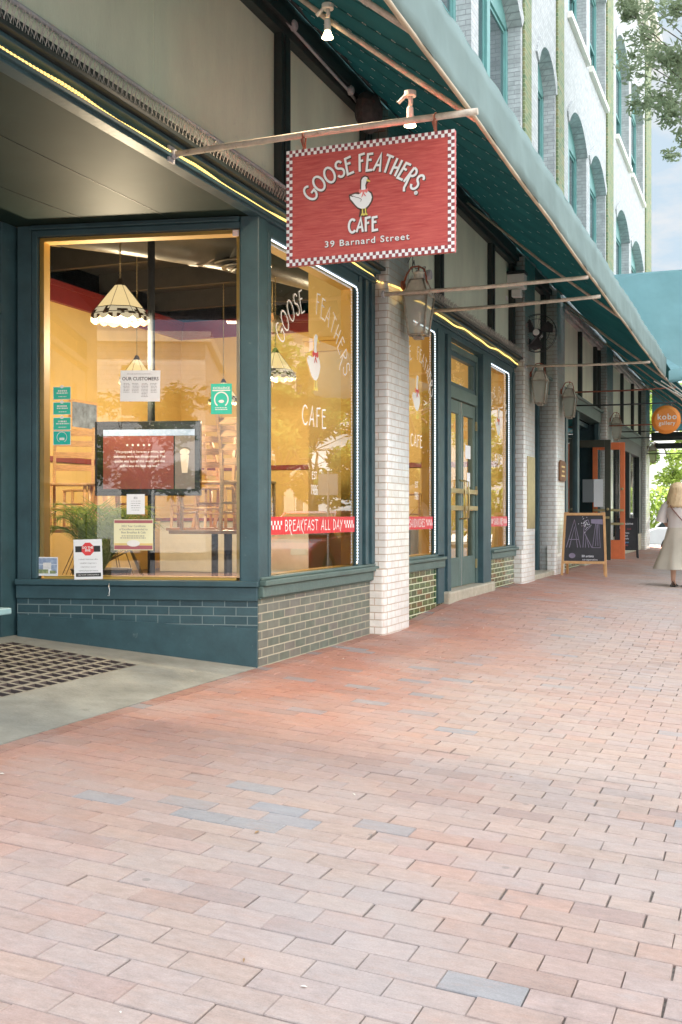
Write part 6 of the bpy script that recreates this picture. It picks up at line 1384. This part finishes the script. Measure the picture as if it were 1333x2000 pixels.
# ================================================================== TREES
def tree(name, label, loc, h, crown_c, crown_r, nclump, nleaf, leafsize, leaf, seed, group='street trees', extra=(), trunk_r=.2):
    rr = random.Random(seed); t = thing(name, label, 'tree', loc, 0, group)
    cc = Vector(crown_c); m_ = MB(); fork = Vector((cc.x * .25, cc.y * .25, h * .35))
    m_.tube([(0, 0, -.1), (0.03, 0, h * .15), tuple(fork)], [trunk_r * 1.25, trunk_r, trunk_r * .8], 12)
    cl = []
    for k in range(nclump):
        while True:
            v = Vector((rr.uniform(-1, 1), rr.uniform(-1, 1), rr.uniform(-1, 1)))
            if .25 < v.length < 1: break
        c = cc + Vector((v.x * crown_r[0], v.y * crown_r[1], v.z * crown_r[2])); cl.append((c, rr.uniform(.5, 1.0) * max(crown_r) * .26))
    cl += [(Vector(c), r_) for c, r_ in extra]
    hubs = []
    for c, r_ in cl:                    # limbs run to hubs, twigs run on to the leaf clumps
        q = fork.lerp(c, .62); 
        if all((q - h_).length > max(crown_r) * .45 for h_ in hubs): hubs.append(q)
    for q in hubs:
        sd = Vector((rr.uniform(-.35, .35), rr.uniform(-.35, .35), .3)); m_.tube([fork, fork.lerp(q, .35) + sd * .5, fork.lerp(q, .7) + sd, q], [trunk_r * .45, trunk_r * .30, trunk_r * .2, trunk_r * .12], 7)
    for c, r_ in cl:
        q = min(hubs, key=lambda h_: (h_ - c).length); mid = q.lerp(c, .5) + Vector((rr.uniform(-.2, .2), rr.uniform(-.2, .2), rr.uniform(0, .25)))
        m_.tube([q, mid, c], [trunk_r * .1, trunk_r * .05, .006], 5)
    m_.build('trunk', M['bark'], t)
    vs = []; fs = []
    per = nleaf // len(cl)
    for c, r_ in cl:
        n_ = int(per * (.5 + rr.random()))
        for i in range(n_):
            d = Vector((rr.gauss(0, 1), rr.gauss(0, 1), rr.gauss(0, .75))); d = d.normalized() * (r_ * rr.random() ** .55) ; p = c + d
            a = Vector((rr.gauss(0, 1), rr.gauss(0, 1), rr.gauss(0, .6))).normalized(); b = a.cross(Vector((rr.gauss(0, 1), rr.gauss(0, 1), rr.gauss(0, 1)))).normalized(); s_ = leafsize * rr.uniform(.6, 1.2)
            o = len(vs); vs += [p - a * s_, p + b * s_ * .32, p + a * s_, p - b * s_ * .32]; fs.append((o, o + 1, o + 2, o + 3))
    m2_ = MB(); m2_.add(vs, fs); m2_.build('crown', leaf, t); return t
# overhanging tree: twigs droop into the upper right corner
ex = []
rr = random.Random(21)
for k in range(22):
    y = rr.uniform(18.6, 20.8); f = .121 * y
    ex.append(((3.5 - f + rr.uniform(-.15, 1.5) - 6.2, y - 20, rr.choice((10.2, 9.7, 9.2, 8.8, 10.5)) + rr.uniform(-.3, .3)), rr.uniform(.18, .42)))
for (x, y, z, r_) in ((1.55, 19.6, 8.45, .30), (1.75, 19.4, 8.0, .28), (1.95, 19.7, 7.7, .22), (1.25, 19.8, 9.6, .30), (1.45, 19.5, 9.1, .32), (1.8, 19.5, 9.0, .35), (1.35, 20.2, 10.3, .35), (1.0, 19.9, 10.1, .16), (1.72, 19.5, 7.35, .17), (2.1, 19.3, 8.4, .3)): ex.append(((x - 6.2, y - 20, z), r_))
tree('oak_tree', 'street tree whose pale leafy twigs hang into the upper right corner over the awning', (6.45, 20, .0), 9, (1.7, 0, 12.0), (3.3, 3.3, 2.4), 24, 9000, .075, M['leafpale'], 5, extra=ex, trunk_r=.28)
k = 0
for (x, y, hh, lf, sd_, lab) in ((9.3, 30.5, 6.2, 'leafbright', 51, 'low sunlit tree by the far kerb, mirrored bright in the angled street window'), (12.5, 35, 8, 'leafbright', 31, 'sunlit tree across the street, mirrored beside the cafe lettering'), (10.5, 43, 9, 'leafbright', 32, 'sunlit tree across the street, farther along, mirrored in the street window'), (7.0, 50, 9, 'leafbright', 33, 'bright tree past the end of the pavement, right of the person'), (-.5, 55, 9, 'leafbright', 34, 'bright tree behind the silver car beyond the last pier'), (3.2, 60, 10, 'leafpale', 35, 'paler tree behind the walking person'), (16, 12, 9, 'leaf', 36, 'dark tree across the street opposite the cafe'), (5.6, 30, 8, 'leaf', 37, 'kerbside tree near the far crossing'), (-4.6, 58, 9, 'leaf', 38, 'dark green tree at the far left beyond the crossing')):
    tree('street_tree', lab, (x, y, -.28), hh, (0, 0, hh * .62), (3.0, 3.0, hh * .34), 26, 9000, .16, M[lf], sd_, trunk_r=.18); k += 1
tree('street_tree', 'leafy tree behind the photographer, mirrored dark in the splayed window', (-3.1, -9.5, -.13), 6, (.0, 0, 3.1), (1.7, 1.2, 1.5), 20, 2600, .12, M['leaf'], 41, trunk_r=.1)
# low hedge beyond the crossing
rr = random.Random(5); vs = []; fs = []
for i in range(9000):
    p = Vector((rr.uniform(-8, 12), 50 + rr.uniform(0, 2), .1 + rr.random() ** .7 * 2.3)); a = Vector((rr.gauss(0, 1), rr.gauss(0, 1), rr.gauss(0, 1))).normalized(); b = a.cross(Vector((0, .3, 1))).normalized(); s_ = .15
    o = len(vs); vs += [p - a * s_, p + b * s_ * .5, p + a * s_, p - b * s_ * .5]; fs.append((o, o + 1, o + 2, o + 3))
m_ = MB(); m_.add(vs, fs); tag(m_.build('hedge', M['leafbright']), 'loose green hedge beyond the crossing at the end of the pavement', 'hedge', kind='stuff')
# far pavement beyond the crossing + orange cone
m_ = MB(); m_.box(-30, 40, 47, 75, -.5, -.14); tag(m_.build('far_pavement', pm('pale_concrete', (.5, .48, .44), .9)), kind='structure')
t = thing('traffic_cone', 'small orange traffic cone on the far kerb beyond the last pier', 'cone', (-.05, 41.5, -.27)); t.scale = (.8, .8, .6); m_ = MB(); m_.lathe([(0, .7), (.03, .7), (.15, .04), (.15, .03), (0, .03)], n=16); m_.build('cone_body', M['stopred'], t); m_ = MB(); m_.box(-.2, .2, -.2, .2, -.01, .03); m_.build('base', M['stopred'], t)
# buildings across the streets (seen only as reflections and distance)
def simple_building(label, x0, x1, y0, y1, h, mat_, face, z0=-.13):
    t = thing('neighbour_building', label, 'building', ((x0 + x1) / 2, (y0 + y1) / 2, z0)); cx_, cy_ = (x0 + x1) / 2, (y0 + y1) / 2
    m_ = MB(); m_.box(x0 - cx_, x1 - cx_, y0 - cy_, y1 - cy_, 0, h); m_.build('wall', mat_, t)
    m_ = MB(); m_.box(x0 - cx_ - .2, x1 - cx_ + .2, y0 - cy_ - .2, y1 - cy_ + .2, h, h + .35); m_.build('cornice', M['offwhite'], t)
    L_ = (x1 - x0) if face in 'yY' else (y1 - y0); n_ = max(1, int(L_ / 3))
    for lv in range(int(h / 3.6)):
        for i in range(n_):
            u = -L_ / 2 + (i + .5) * L_ / n_; z = 1.0 + lv * 3.6
            m_ = MB(); g_ = MB()
            if face == 'x': m_.box(x0 - cx_ - .06, x0 - cx_, u - .6, u + .6, z, z + 1.9); g_.box(x0 - cx_ - .07, x0 - cx_ - .061, u - .5, u + .5, z + .1, z + 1.8)
            elif face == 'Y': m_.box(u - .6, u + .6, y1 - cy_, y1 - cy_ + .06, z, z + 1.9); g_.box(u - .5, u + .5, y1 - cy_ + .061, y1 - cy_ + .07, z + .1, z + 1.8)
            else: m_.box(u - .6, u + .6, y0 - cy_ - .06, y0 - cy_, z, z + 1.9); g_.box(u - .5, u + .5, y0 - cy_ - .07, y0 - cy_ - .061, z + .1, z + 1.8)
            w_ = m_.build('window', M['white'], t); g_.build('pane', M['upglass'], w_)
simple_building('white clapboard building behind the photographer, mirrored in the splayed window', -7.4, -2.7, -30, -22, 7.2, M['siding'], 'Y')
simple_building('pale stucco building across the street', 20, 32, -10, 26, 9, pm('stucco', (.62, .58, .5), .9), 'x')
simple_building('tan building across the street, farther along', 22, 34, 28, 60, 12, pm('stucco_tan', (.55, .48, .38), .9), 'x')
simple_building('long white building far beyond the crossing', -22, 26, 78, 90, 7, pm('stucco_white', (.7, .7, .68), .9), 'y', .12)
